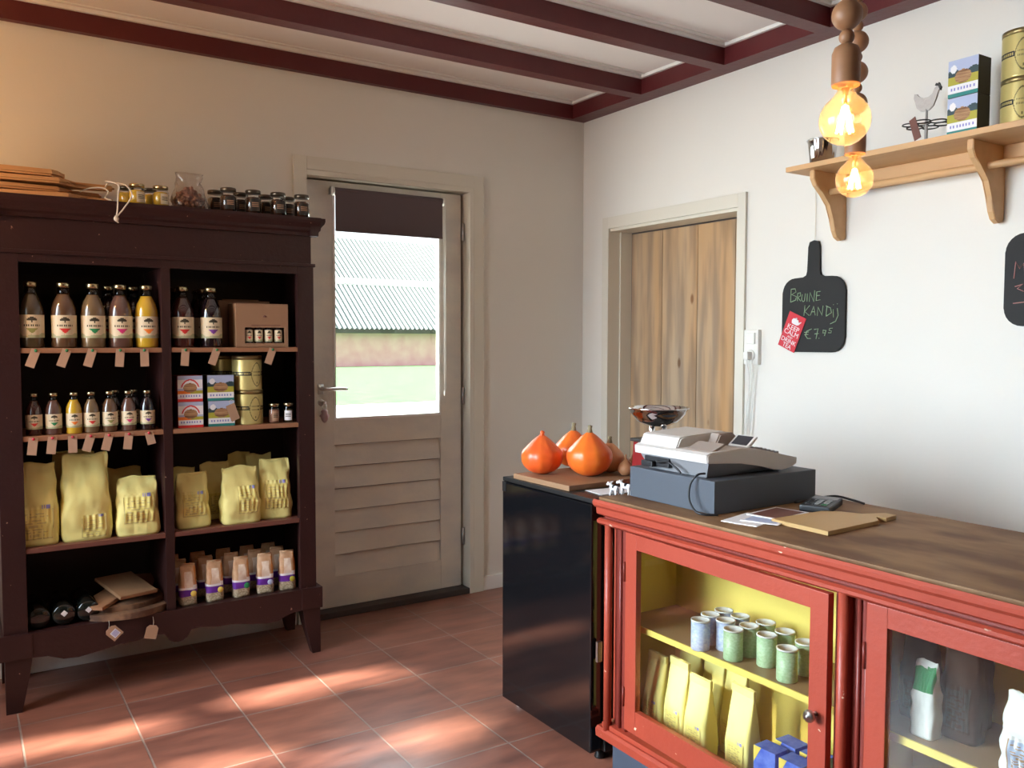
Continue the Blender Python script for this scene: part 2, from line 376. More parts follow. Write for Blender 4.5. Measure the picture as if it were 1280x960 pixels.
def text_mesh(s, size, mtx, m, name, parent, align='CENTER', depth=.0004):
    cu = bpy.data.curves.new('lettering', 'FONT'); cu.body = s; cu.size = size; cu.align_x = align; cu.extrude = depth
    tmp = bpy.data.objects.new('lettering', cu); COL.objects.link(tmp); bpy.context.view_layer.update()
    me = bpy.data.meshes.new_from_object(tmp.evaluated_get(bpy.context.evaluated_depsgraph_get()))
    bpy.data.objects.remove(tmp); bpy.data.curves.remove(cu)
    me.transform(mtx); me.materials.clear(); me.materials.append(M[m])
    o = bpy.data.objects.new(name, me); COL.objects.link(o); o.parent = parent; return o

# ================================================================ ROOM
XL, YF, ZC = -4.3, -8.3, 2.667
def wall_with_holes(bm, ax, c0, c1, a0, a1, z0, z1, holes):
    """wall slab thick c0..c1 along ax (0: x, 1: y), spanning a0..a1, with rectangular holes (p0,p1,q0,q1)"""
    xs = sorted({a0, a1, *[h[0] for h in holes], *[h[1] for h in holes]})
    for i in range(len(xs)-1):
        m_ = (xs[i]+xs[i+1])/2; segs = [(z0, z1)]
        for h in holes:
            if h[0] < m_ < h[1]:
                ns = []
                for s in segs:
                    if h[2] > s[0]: ns.append((s[0], min(h[2], s[1])))
                    if h[3] < s[1]: ns.append((max(h[3], s[0]), s[1]))
                segs = ns
        for s in segs:
            if s[1]-s[0] < 1e-4: continue
            if ax == 1: box(bm, xs[i], xs[i+1], c0, c1, s[0], s[1])
            else: box(bm, c0, c1, xs[i], xs[i+1], s[0], s[1])
b = B(); box(b, XL-.2, .3, YF-.2, .25, -.12, 0); struct('floor', b, 'floor')
b = B(); box(b, XL-.2, .2, YF-.2, .2, ZC, ZC+.12); struct('ceiling', b, 'ceiling')
b = B(); wall_with_holes(b, 1, 0, .16, XL-.16, .16, 0, ZC+.05, [(-1.655, -.755, -1, 2.125)]); struct('wall_back', b, 'wall')
b = B(); wall_with_holes(b, 0, 0, .16, YF, 0, 0, ZC+.05, [(-1.165, -.235, -1, 1.955)]); struct('wall_right', b, 'wall')
b = B(); wall_with_holes(b, 0, XL-.2, XL, YF, 0, 0, ZC+.05, [(-2.5, -.5, .72, 2.25)]); struct('wall_left', b, 'wall')
b = B(); box(b, XL, 0, YF-.15, YF, 0, ZC+.05); struct('wall_front', b, 'wall_dim')
# windows of the left wall (daylight comes through them)
for n, (y0, y1, z0, z1) in enumerate(((-2.5, -.5, .72, 2.25),)):
    b = B(); t = .05
    box(b, XL-.12, XL-.06, y0, y1, z0, z0+t); box(b, XL-.12, XL-.06, y0, y1, z1-t, z1)
    box(b, XL-.12, XL-.06, y0, y0+t, z0, z1); box(b, XL-.12, XL-.06, y1-t, y1, z0, z1)
    box(b, XL-.12, XL-.06, (y0+y1)/2-.03, (y0+y1)/2+.03, z0, z1)
    wobj = struct('window_%d' % (n+1), b, 'white_trim')
    b = B(); box(b, XL-.092, XL-.088, y0+t, y1-t, z0+t, z1-t); obj('window_pane', b, 'pane', wobj)
# beams
n = 1
b = B(); box(b, -.105, 0, YF, 0, 2.576, ZC); struct('trim_%d' % n, b, 'beam'); n += 1
b = B(); box(b, XL, -.105, -.035, 0, 2.576, ZC); struct('trim_%d' % n, b, 'beam'); n += 1
ys = [-.603-.5525*k for k in range(14)]
for y in ys:
    if y < YF+.1: break
    b = B(); box(b, XL, -.105, y, y+.072, 2.576, ZC); struct('trim_%d' % n, b, 'beam'); n += 1
edges = [(-.035, ys[0]+.072)] + [(ys[k], ys[k+1]+.072) for k in range(len(ys)-1)]
for (yh, yl) in edges[:6]:
    b = B(); t = .018
    for (x0, x1, y0, y1) in ((XL, -.105, yh-t, yh), (XL, -.105, yl, yl+t), (-.105-t, -.105, yl+t, yh-t)):
        box(b, x0, x1, y0, y1, ZC-.016, ZC, .004)
        
    box(b, XL, -.105-t, yh-t-.03, yh-t-.022, ZC-.004, ZC); box(b, XL, -.105-t, yl+t+.022, yl+t+.03, ZC-.004, ZC)
    struct('trim_%d' % n, b, 'white_trim'); n += 1
# baseboards
b = B(); box(b, XL, -1.70, -.014, 0, 0, .075, .003); box(b, -.674, 0, -.014, 0, 0, .075, .003); struct('baseboard_back', b, 'white_trim')
b = B(); box(b, -.014, 0, -.19, -.014, 0, .075, .003); box(b, -.014, 0, YF, -1.215, 0, .075, .003); struct('baseboard_right', b, 'white_trim')

# ---- glazed back door with frame
fr = B()
for (x0, x1) in ((-.736, -.674), (-1.694, -1.632)):
    box(fr, x0, x1, -.022, .0, 0, 2.199, .003)
box(fr, -1.6322, -.7358, -.022, .0, 2.137, 2.199, .003)
box(fr, -.758, -.7365, -.0215, .15, 0, 2.1365); box(fr, -1.654, -1.6325, .0002, .15, 0, 2.124)
box(fr, -1.632, -.758, -.0215, .15, 2.113, 2.1365)
box(fr, -.792, -.750, .0885, .12, .03, 2.1125); box(fr, -1.640, -1.612, .0885, .12, .03, 2.1125); box(fr, -1.612, -.792, .0885, .12, 2.085, 2.1125)
d1 = struct('door_1', fr, 'cream')
b = B(); box(b, -1.632, -.758, -.02, .15, 0, .03, .004); obj('threshold', b, 'sill', d1)
LY = .042
leaf = B()
box(leaf, -1.632+.004, -1.484, LY, LY+.045, .034, 2.104, .003)
box(leaf, -.899, -.777, LY, LY+.045, .034, 2.104, .003)
box(leaf, -1.484, -.899, LY+.001, LY+.044, 2.045, 2.104)
box(leaf, -1.484, -.899, LY+.001, LY+.044, .034, .185)
box(leaf, -1.484, -.899, LY+.001, LY+.044, .835, .955)
lf = obj('door_leaf', leaf, 'door_paint', d1)
zs = [.185+k*.1085 for k in range(7)]
b = B()
for k in range(6):
    z0, z1 = zs[k], zs[k]+.1085
    prism(b, [(LY+.006, z0), (LY+.022, z1-.006), (LY+.040, z1-.006), (LY+.040, z0)], 0, -1.484, -.899)
obj('clapboard_panel', b, 'door_paint', lf)
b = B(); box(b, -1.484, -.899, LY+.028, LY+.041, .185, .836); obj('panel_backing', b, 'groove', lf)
b = B(); t = .010
box(b, -1.484, -1.474, LY-.003, LY+.03, .955, 2.045); box(b, -.909, -.899, LY-.003, LY+.03, .955, 2.045)
box(b, -1.474, -.909, LY-.003, LY+.03, .955, .967); obj('glazing_bead', b, 'white_trim', lf)
b = B(); box(b, -1.474, -.909, LY+.018, LY+.022, .967, 2.045); obj('door_pane', b, 'pane', d1)
for z in (1.913, 1.05, .30):
    b = B(); lathe(b, [(.007, -.045), (.007, .045)], 12, (-.768, LY-.006, z)); box(b, -.775, -.762, LY-.004, LY, z-.04, z+.04)
    obj('hinge', b, 'steel', d1)
b = B(); box(b, -1.568, -1.538, LY-.008, LY, 1.085, 1.135, .004)
tube(b, [(-1.553, LY, 1.111), (-1.553, LY-.045, 1.111)], .009, 10)
tube(b, arc([(-1.553, LY-.045, 1.111), (-1.54, LY-.052, 1.111), (-1.49, LY-.052, 1.111), (-1.435, LY-.05, 1.109)], 4), .008, 10)
smooth(obj('door_handle', b, 'steel', d1))
b = B(); lathe(b, [(.016, 0), (.017, .004), (.012, .007)], 16); o = obj('lock_rosette', b, 'steel', d1, loc=(-1.55, LY, 1.045), rot=(PI/2, 0, 0))
# key charm hanging from lock
kc = thing('key_charm', 'pinkish fabric charm and key hanging from the lock of the glazed door', 'key charm', (-1.545, LY-.012, 1.045))
b = B(); tube(b, [(0, .010, 0), (0, -.012, 0)], .003, 8); box(b, -.008, .008, -.026, -.012, -.008, .008, .003); obj('key', b, 'steel', kc)
b = B(); tube(b, [(.012*math.cos(a), -.02, -.019+.014*math.sin(a)) for a in [2*PI*k/16 for k in range(16)]], .0012, 6, closed=True); obj('ring', b, 'steel', kc)
b = B(); lathe(b, [(.004, -.095), (.013, -.085), (.020, -.065), (.014, -.05), (.017, -.04), (.010, -.032), (0, -.030)], 14, (0, -.02, 0))
lathe(b, [(0, -.014), (.008, -.008), (0, .002)], 10, (-.018, -.02, -.055)); lathe(b, [(0, -.014), (.008, -.008), (0, .002)], 10, (.018, -.02, -.055))
obj('fabric_figure', b, 'pinkfab', kc)

# blind
bl = thing('roller_blind', 'mauve-grey roller blind rolled most of the way up on the glazed door', 'blind', (-1.2, LY-.03, 2.055))
b = B(); tube(b, [(-.29, 0, 0), (.295, 0, 0)], .018, 16); obj('roller', b, 'blind', bl)
for s in (-1, 1):
    b = B(); tube(b, [(s*.291+.002, 0, 0), (s*.306+.002, 0, 0)], .021, 14); box(b, s*.298-.006, s*.298+.008, 0, .028, -.016, .016)
    obj('bracket', b, 'plastic_white', bl)
b = B(); box(b, -.288, .288, -.0185, -.0165, -.182, .0); box(b, -.288, .288, -.021, -.014, -.192, -.180, .002); obj('fabric', b, 'blind', bl)
b = B()
for dx in (-.004, .004): tube(b, [(.303+dx, -.015, -.01), (.303+dx, -.015, -.975)], .0013, 6)
lathe(b, [(.002, -1.0), (.007, -.99), (.005, -.97), (.002, -.965)], 10, (.303, -.015, 0)); obj('pull_cord', b, 'plastic_white', bl)

# ---- plank door with frame
fr = B()
box(fr, -.014, 0, -.235, -.190, 0, 2.017, .002); box(fr, -.014, 0, -1.211, -1.165, 0, 2.017, .002); box(fr, -.014, 0, -1.165, -.235, 1.955, 2.017, .002)
box(fr, -.0135, .146, -.242, -.2352, 0, 1.9548); box(fr, .068, .146, -.252, -.2422, 0, 1.9548)
box(fr, -.002, .146, -1.165, -1.150, 0, 1.955); box(fr, .0, .146, -1.165, -.235, 1.940, 1.956)
d2 = struct('door_2', fr, 'cream')
edges = [-.2525, -.50, -.758, -1.009, -1.150]
for k in range(4):
    b = B(); box(b, .146, .172, edges[k+1]+.0015, edges[k]-.0015, .01, 1.932, .0025)
    for v in b.verts: v.co.z += 0
    o = obj('plank', b, 'plank', d2); o.data.transform(Matrix.Translation((0, 0, -k*3.7))); o.location = (0, 0, k*3.7)
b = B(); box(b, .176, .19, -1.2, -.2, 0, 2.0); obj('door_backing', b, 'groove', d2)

# ---- switch and socket with cables
ws = thing('wall_socket', 'ivory light switch above a wall socket with plug, beside the plank door', 'socket', (0, -1.262, 1.318))
b = B(); box(b, -.022, 0, -.041, .041, -.078, .078, .004); obj('cover_plate', b, 'plastic_white', ws)
b = B(); box(b, -.030, -.021, -.026, .026, .014, .064, .003); obj('switch_rocker', b, 'plastic_white', ws)
b = B(); lathe(b, [(.025, 0), (.025, .006), (.018, .007), (.0, .004)], 20); obj('socket_outlet', b, 'plastic_white', ws, loc=(-.0215, 0, -.037), rot=(0, -PI/2, 0))
pc = thing('power_cable', 'white plugs and thin cables running down from the wall socket', 'cable', (-.03, -1.262, 1.28))
b = B(); box(b, -.028, .001, -.013, .013, -.018, .018, .005); obj('plug', b, 'plastic_white', pc)
b = B()
for k, (dy, ey) in enumerate(((.008, .042), (-.004, .034), (-.022, .012))):
    tube(b, arc([(-.01, dy, -.015), (.012, dy*.8+.003, -.12), (.01, (dy+ey)/2, -.3), (.01, ey, -.50), (.01, ey+.004, -1.22)], 5), .0024, 6)
obj('cord', b, 'plastic_white', pc)

# ================================================================ LEFT CABINET
CX0, CX1, CYF, CYB = -2.902, -1.742, -.40, -.03
cab = thing('display_cabinet', 'dark brown painted open wooden cabinet with shelves, standing left of the glazed door', 'cabinet', (-2.32, -.215, 0))
def cobj(name, bm, m, par=None):
    o = obj(name, bm, m, par or cab)
    if par is None: o.data.transform(Matrix.Translation((2.32, .215, 0)))
    return o
b = B()
box(b, CX0, -2.825, CYF, CYF+.03, .28, 1.66, .003); box(b, -1.812, CX1, CYF, CYF+.03, .28, 1.66, .003)
box(b, CX0+.01, CX1-.01, CYF+.0012, CYF+.03, 1.622, 1.785)
box(b, CX0-.004, CX1+.006, CYF-.008, CYF+.02, 1.652, 1.666, .003)
cobj('face_frame', b, 'cab')
b = B(); box(b, CX0, CX0+.02, CYF+.03, CYB, .20, 1.785); cobj('side_panel', b, 'cab')
b = B(); box(b, CX1-.02, CX1, CYF+.03, CYB, .20, 1.785); cobj('side_panel', b, 'cab')
b = B(); box(b, CX0+.02, CX1-.02, CYB-.012, CYB, .20, 1.785); cobj('back_panel', b, 'cab_in')
b = B(); box(b, -2.349, -2.316, CYF+.002, CYB-.012, .285, 1.622, .002); cobj('divider', b, 'cab')
# cornice
prof = [(-.0, 1.78), (-.010, 1.782), (-.012, 1.795), (-.022, 1.803), (-.024, 1.815), (-.040, 1.832), (-.044, 1.842), (-.044, 1.855), (0.02, 1.855), (.02, 1.78)]
b = B()
prism(b, [(CYF+p, z) for p, z in prof], 0, CX0-.02, CX1+.02)
prism(b, [(CX1-p, z) for p, z in prof[:-2]]+[(CX1-.02, 1.855), (CX1-.02, 1.78)], 1, CYF-.03, CYB)
prism(b, [(CX0+p, z) for p, z in prof[:-2]]+[(CX0+.02, 1.855), (CX0+.02, 1.78)], 1, CYF-.03, CYB)
box(b, CX0, CX1, CYF, CYB, 1.835, 1.8545)
cobj('cornice', b, 'cab')
# base rail with scalloped lower edge
def railz(t):   # t 0..1 along the width
    c = abs(t-.5)*2
    pts = [(0, .158), (.05, .162), (.085, .180), (.10, .198), (.17, .202), (.30, .192), (.42, .190), (.55, .178), (.70, .168), (.80, .172), (.90, .192), (1, .196)]
    for i in range(len(pts)-1):
        if pts[i][0] <= c <= pts[i+1][0]:
            u = (c-pts[i][0])/(pts[i+1][0]-pts[i][0]); return pts[i][1]*(1-u)+pts[i+1][1]*u
N = 60
pts = [(-2.815+1.005*k/N, railz(k/N)) for k in range(N+1)]
b = B(); prism(b, pts+[(-1.81, .285), (-2.815, .285)], 1, CYF-.012, CYF+.018); cobj('apron_rail', b, 'cab')
b = B(); box(b, CX0-.018, -2.813, CYF-.016, CYF+.06, .196, .287, .004); box(b, -1.812, CX1+.022, CYF-.016, CYF+.06, .196, .287, .004)
box(b, CX0-.015, CX0+.02, CYF+.02, CYB, .20, .285); box(b, CX1-.02, CX1+.018, CYF+.02, CYB, .20, .285)
box(b, CX0+.02, CX1-.02, CYF+.018, CYB-.012, .262, .284)
cobj('base_frame', b, 'cab')
for (xo, xi, xf) in ((-2.900, -2.813, -2.850), (-1.728, -1.806, -1.764)):
    for (yo, yi, yf) in ((CYF-.006, CYF+.07, CYF+.03), (CYB, CYB-.07, CYB-.04)):
        b = B()
        top = [(xo, yo, .20), (xi, yo, .20), (xi, yi, .20), (xo, yi, .20)]
        mid = [(xo, yo, .13), (xi*.72+xf*.28, yo, .13), (xi*.72+xf*.28, yi*.7+yf*.3, .13), (xo, yi*.7+yf*.3, .13)]
        bot = [(xo, yo, 0), (xf, yo, 0), (xf, yf, 0), (xo, yf, 0)]
        R = [[b.verts.new(p) for p in q] for q in (top, mid, bot)]
        for k in range(2):
            for i in range(4): b.faces.new([R[k][i], R[k][(i+1) % 4], R[k+1][(i+1) % 4], R[k+1][i]])
        b.faces.new(R[0]); b.faces.new(R[2])
        cobj('leg', b, 'cab')
for (x0, x1) in ((CX0+.02, -2.349), (-2.316, CX1-.02)):
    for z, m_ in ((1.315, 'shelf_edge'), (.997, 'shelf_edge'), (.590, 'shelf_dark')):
        b = B(); box(b, x0+.0005, x1-.0005, CYF+.031, CYB-.013, z-.018, z); xa, xb = (-2.8245, -2.3495) if x0 < -2.5 else (-2.3155, -1.8125)
        box(b, xa, xb, CYF+.004, CYF+.0312, z-.018, z, .002)
        cobj('shelf', b, m_)

# ---- helpers for goods
def cyl_label(bm, r, z0, z1, a0, a1, nx, ny, fn, yaw=-PI/2):
    patch(bm, lambda s, t: (r*math.cos(yaw+a0+(a1-a0)*s), r*math.sin(yaw+a0+(a1-a0)*s), z0+(z1-z0)*t), nx, ny, fn)
def bottle_label_fn(mark=3):
    def fn(s, t):
        if t < .28: base = 2 if (math.sin(s*17)+math.sin(s*7+2))*.04+.14 > t else 0
        else: base = 0
        # coloured pennant
        if .22 < t < .42 and abs(s-.5) < .17*(t-.20)/.22+.01: return 3
        # dark domed tree mark
        dx = (s-.5)/.15; dz = (t-.74)/.17
        if dz > 0 and dx*dx+dz*dz < 1: return 1
        if abs(s-.5) < .02 and .66 < t < .76: return 1
        if .50 < t < .60 and abs(s-.5) < .24 and int(s*48) % 3: return 1
        return base
    return fn
def juice_bottle(x, y, z, h, r, jm, markm, label, group, rz=0):
    t = thing('juice_bottle', label, 'bottle', (x, y, z), rz, group)
    b = B(); k = h/.24
    lathe(b, [(r*.55, 0), (r*.94, .001*k), (r, .008*k), (r, .125*k), (r*.96, .145*k), (r*.80, .170*k), (r*.55, .190*k), (r*.50, .198*k)], 28); obj('body', b, jm, t)
    b = B(); lathe(b, [(r*.50, .1981*k), (r*.47, .205*k), (r*.46, .222*k)], 20); obj('neck', b, 'neck', t)
    b = B(); lathe(b, [(r*.50, .222*k), (r*.54, .223*k), (r*.55, .237*k), (r*.50, .240*k), (0, .2395*k)], 24); obj('lid', b, 'lid', t)
    b = B(); cyl_label(b, r+.0008, h*.155, h*.50, -1.35, 1.35, 56, 24, bottle_label_fn()); obj('label', b, ['label', 'ink', 'grass_print', markm], t, 'patch')
    return t
big = [(-2.786, 'j_dim', 'l_olive', 'large bottle of dim brown juice with olive-marked label, far left of the shelf'),
       (-2.680, 'j_brown', 'l_red', 'large bottle of brown juice with red-marked label on the upper left shelf'),
       (-2.582, 'j_pale', 'l_green', 'large bottle of cloudy juice with green-marked label on the upper left shelf'),
       (-2.488, 'j_rose', 'l_pink', 'large bottle of rosy brown juice with pink-marked label on the upper left shelf'),
       (-2.394, 'j_orange', 'l_orange', 'large bottle of yellow-orange juice beside the cabinet divider on the upper left shelf')]
for x, j, mk, lb in big: juice_bottle(x, -.345, 1.315, .240, .0425, j, mk, lb, 'large juice bottles on the upper left shelf')
for x, lb in ((-2.515, 'large dark juice bottle hidden behind the pink-marked bottle on the upper left shelf'), (-2.425, 'large dark juice bottle hidden behind the orange juice on the upper left shelf')):
    juice_bottle(x, -.24, 1.315, .240, .0425, 'j_dark', 'l_red', lb, 'large juice bottles on the upper left shelf')
G = 'large juice bottles on the upper right shelf'
juice_bottle(-2.262, -.345, 1.315, .240, .0425, 'j_redb', 'l_red', 'large bottle of dark red juice with red-marked label, just right of the divider', G)
juice_bottle(-2.153, -.345, 1.315, .240, .0425, 'j_dark', 'l_purple', 'large bottle of black berry juice with purple-marked label on the upper right shelf', G)
for x, y, lb in ((-2.266, -.25, 'dark juice bottle directly behind the dark red juice bottle'), (-2.262, -.15, 'dark juice bottle at the back, third in line behind the dark red juice'),
                 (-2.160, -.25, 'dark juice bottle directly behind the purple-marked berry bottle'), (-2.158, -.15, 'dark juice bottle at the back, third in line behind the purple-marked bottle')):
    juice_bottle(x, y, 1.315, .240, .0425, 'j_dark', 'l_red', lb, G)
small = [(-2.786, 'j_redb', 'l_red', 'small bottle of dark juice at the far left of the second left shelf'),
         (-2.722, 'j_rose', 'l_green', 'small bottle of brown juice with green-marked label on the second left shelf'),
         (-2.655, 'j_orange', 'l_orange', 'small bottle of orange juice on the second left shelf'),
         (-2.596, 'j_pale', 'l_red', 'small bottle of cloudy juice with red-marked label, right of the small orange juice'),
         (-2.533, 'j_brown', 'l_olive', 'small bottle of brown juice with olive-marked label on the second left shelf'),
         (-2.467, 'j_rose', 'l_pink', 'small bottle of brown juice with pink-marked label on the second left shelf'),
         (-2.400, 'j_dark', 'l_purple', 'small bottle of black juice with purple-marked label, last before the divider')]
for x, j, mk, lb in small: juice_bottle(x, -.352, .997, .153, .0275, j, mk, lb, 'small juice bottles on the second left shelf')
for x, lb in ((-2.505, 'small dark bottle in the second row behind the olive-marked bottle'), (-2.437, 'small dark bottle in the second row behind the pink-marked bottle')):
    juice_bottle(x, -.28, .997, .153, .0275, 'j_dark', 'l_purple', lb, 'small juice bottles on the second left shelf')

# price tags pinned to the shelf edges
def price_tag(x, z, tilt, pin, label, group, L=.062, W=.030):
    t = thing('price_tag', label, 'price tag', (x, CYF+.0035, z-.009), 0, group)
    b = B(); c, s = math.cos(tilt), math.sin(tilt)
    def P(a, d, yy): return (a*c+d*s, yy, a*s-d*c)
    vs = [b.verts.new(P(a, d, yy)) for yy in (-.0015, -.0027) for (a, d) in ((-W/2, -.004), (W/2, -.004), (W/2, L), (-W/2, L))]
    for q in ((3, 2, 1, 0), (4, 5, 6, 7), (0, 1, 5, 4), (1, 2, 6, 5), (2, 3, 7, 6), (3, 0, 4, 7)): b.faces.new([vs[i] for i in q])
    obj('card', b, 'tagp', t)
    b = B(); lathe(b, [(0, 0), (.0055, .001), (.005, .004), (0, .0055)], 12); obj('pin', b, pin, t, loc=(0, -.0027, 0), rot=(PI/2, 0, 0))
bn = ['olive-marked', 'red-marked', 'green-marked', 'pink-marked', 'yellow-orange']
for k, (x, tl) in enumerate(zip((-2.777, -2.678, -2.593, -2.498, -2.414), (-.35, -.35, -.3, -.08, .02))):
    price_tag(x, 1.315, tl, 'green', 'tan price tag with green pin under the large %s juice bottle' % bn[k], 'price tags on the upper left shelf edge')
bn = ['dark red juice bottle right of the divider', 'purple-marked berry juice bottle', 'carton of little bottles']
for k, (x, tl) in enumerate(zip((-2.263, -2.144, -1.919), (-.08, -.35, -.35))):
    price_tag(x, 1.315, tl, 'green', 'tan price tag with green pin under the %s' % bn[k], 'price tags on the upper right shelf edge')
bn = ['small dark far-left', 'small green-marked', 'small orange juice', 'small red-marked cloudy', 'small olive-marked', 'small pink-marked', 'small black purple-marked']
for k, (x, tl) in enumerate(zip((-2.792, -2.731, -2.666, -2.605, -2.543, -2.474, -2.403), (-.12, -.12, 0, -.3, -.25, -.12, .22))):
    price_tag(x, .997, tl, 'redpin', 'pinkish price tag with red pin under the %s bottle' % bn[k], 'price tags on the second left shelf edge', .058 if k < 6 else .045)

# gift carton with four little bottles
def gift_carton(x, y, z, label, wnd=True):
    t = thing('gift_carton', label, 'carton', (x, y, z))
    w_, d_, h_ = .215, .12, .178
    b = B()
    if wnd:
        wall_with_holes(b, 1, -d_/2, -d_/2+.003, -w_/2, w_/2, 0, h_, [(-w_/2+.035, w_/2-.016, .018, .082)])
        box(b, -w_/2, -w_/2+.003, -d_/2+.003, d_/2, 0, h_); box(b, w_/2-.003, w_/2, -d_/2+.003, d_/2, 0, h_)
        box(b, -w_/2, w_/2, d_/2-.003, d_/2, 0, h_); box(b, -w_/2, w_/2, -d_/2, d_/2, h_-.001, h_+.002); box(b, -w_/2, w_/2, -d_/2, d_/2, 0, .002)
    else:
        box(b, -w_/2, w_/2, -d_/2, d_/2, 0, h_+.018, .002); box(b, -w_/2+.03, w_/2-.03, -.004, .004, h_+.018, h_+.026, .002)
    obj('box', b, 'kraft_box', t)
    if wnd:
        b = B(); box(b, -.045, .075, -d_/2-.0006, -d_/2+.001, .090, .0925); lathe(b, [(.010, 0), (.006, .006), (0, .008)], 12, (.01, -d_/2+.004, .125)); obj('printed_mark', b, 'shelf_dark', t)
        for k in range(4):
            xx = -w_/2+.055+k*.041; b = B()
            lathe(b, [(.016, .012), (.017, .016), (.017, .07), (.009, .09), (.009, .10)], 16, (xx, -d_/2+.022, 0)); o = obj('little_bottle', b, 'j_dark', t)
            b = B(); cyl_label(b, .0178, .024, .072, -1.3, 1.3, 24, 14, bottle_label_fn()); o2 = obj('bottle_label', b, ['label', 'ink', 'grass_print', 'l_red'], o, 'patch', loc=(xx, -d_/2+.022, 0))
    return t
gift_carton(-1.953, -.315, 1.315, 'brown carton with a window showing four little bottles on the upper right shelf')
gift_carton(-1.985, -.17, 1.315, 'plain brown carton standing behind the windowed bottle carton', False)

# biscuit boxes
def biscuit_fn(kind):
    def fn(s, t):
        if kind == 'red':
            if t < .11: return 3
            if t < .30:
                return 2 if (.17 < t < .24 and .1 < s < .9 and (math.sin(s*60) > .1)) else 1
        else:
            if t < .11: return 3
            if t < .32: return 2 if (.18 < t < .26 and .08 < s < .92 and (math.sin(s*60) > .1)) else 1
        if (s-.5)**2/.075+(t-.53)**2/.035 < 1: return 6
        if kind == 'red':
            r = math.hypot(s-.5, (t-.45)*.9)
            if .33 < r < .38 and t > .55: return 3
            if t < .42: return 7 if s < .5 else 8
            return 4 if t > .86 else 1 if t > .5 else 4
        if (s-.18)**2+(t-.76)**2 < .012: return 1
        if t < .55: return 8
        if t < .70+.05*math.sin(s*9): return 5
        return 4
    return fn
def biscuit_box(x, y, z, kind, label, group, w_=.095, d_=.095, h_=.104, rz=0):
    t = thing('biscuit_box', label, 'box', (x, y, z), rz, group)
    b = B(); box(b, -w_/2, w_/2, -d_/2, d_/2, 0, h_-.001, .001)
    obj('carton', b, 'box_red' if kind == 'red' else 'box_dark', t)
    b = B(); patch(b, lambda s, t_: (-w_/2+w_*s, -d_/2-.0008, .0005+(h_-.002)*t_), 40, 40, biscuit_fn(kind))
    obj('printed_front', b, ['skyblue', 'white', 'bluestrip', 'l_red' if kind == 'red' else 'teal', 'skyblue', 'navy', 'biscuit', 'l_orange', 'moss'], t, 'patch')
    return t
G = 'biscuit boxes in the cabinet'
biscuit_box(-2.242, -.325, .997, 'red', 'red-banded biscuit box in the cabinet, lower of the left stack', G)
biscuit_box(-2.243, -.325, 1.101, 'red', 'red-banded biscuit box in the cabinet, upper of the left stack', G)
biscuit_box(-2.122, -.322, .997, 'teal', 'teal-banded biscuit box in the cabinet with a kraft tag over it', G, .104)
biscuit_box(-2.124, -.322, 1.101, 'teal', 'teal-banded biscuit box in the cabinet, upper one of its stack', G, .104)
ht = thing('hang_tag', 'brown kraft tag on a string hanging on the lower teal biscuit box', 'tag', (-2.086, -.378, 1.085))
b = B(); prism(b, [(-.022, -.008), (.012, .006), (.034, -.058), (.002, -.072)], 1, -.0035, -.0020); obj('card', b, 'kraft', ht)
b = B(); tube(b, arc([(-.004, -.002, 0), (-.008, -.003, .012), (.002, 0, .018), (.010, -.001, .010), (.000, -.003, -.004)], 4), .0009, 6); obj('string', b, 'rope', ht)

# gold tins
def gold_tin(x, y, z, label, group, r=.059, h=.142, rz=0, rz2=0):
    t = thing('gold_tin', label, 'tin', (x, y, z), rz, group)
    b = B(); lathe(b, [(r-.001, 0), (r, .003), (r, h-.016)], 40); obj('body', b, 'tin', t)
    b = B(); lathe(b, [(r+.001, h-.016), (r+.0015, h-.001), (r-.004, h), (r-.005, h-.003), (0, h-.003)], 40); obj('lid', b, 'tin_rim', t)
    def fn(s, t_):
        a = (s-.5)*2*2.6*r; zz = (t_-.5)*(h-.02)          # metres on the surface
        c1 = a/.026; c2 = zz/.052
        q = abs(c1)**1.6+abs(c2)**1.6
        if .84 < q < 1.0: return 1
        if q <= .86:
            if .004 < abs(zz-.004) < .010 and abs(a) < .018 and int((a+1)*700) % 3: return 1
            if abs(zz+.035) < .004 and abs(a) < .003: return 1
            return 0
        if abs(zz-.004) < .009 and abs(a) > .026: return 2 if abs(zz-.004) > .0045 or int((a+1)*300) % 2 else 0
        return 0
    b = B(); cyl_label(b, r+.0007, .004, h-.018, -2.6, 2.6, 150, 60, fn); obj('printed_wrap', b, ['tin', 'tin_ink', 'black'], t, 'patch')
    return t
gold_tin(-2.000, -.315, .997, 'round gold tin with oval emblem in the cabinet, lower of the stack', 'gold tins in the cabinet', rz=.25)
gold_tin(-2.003, -.315, 1.139, 'round gold tin with oval emblem in the cabinet, upper of the stack', 'gold tins in the cabinet', rz=.45)
gold_tin(-2.055, -.17, .997, 'round gold tin at the back of the cabinet shelf, lower one behind the front stack', 'gold tins in the cabinet', rz=.3)
gold_tin(-2.055, -.17, 1.139, 'round gold tin at the back of the cabinet shelf, upper one behind the front stack', 'gold tins in the cabinet', rz=.9)
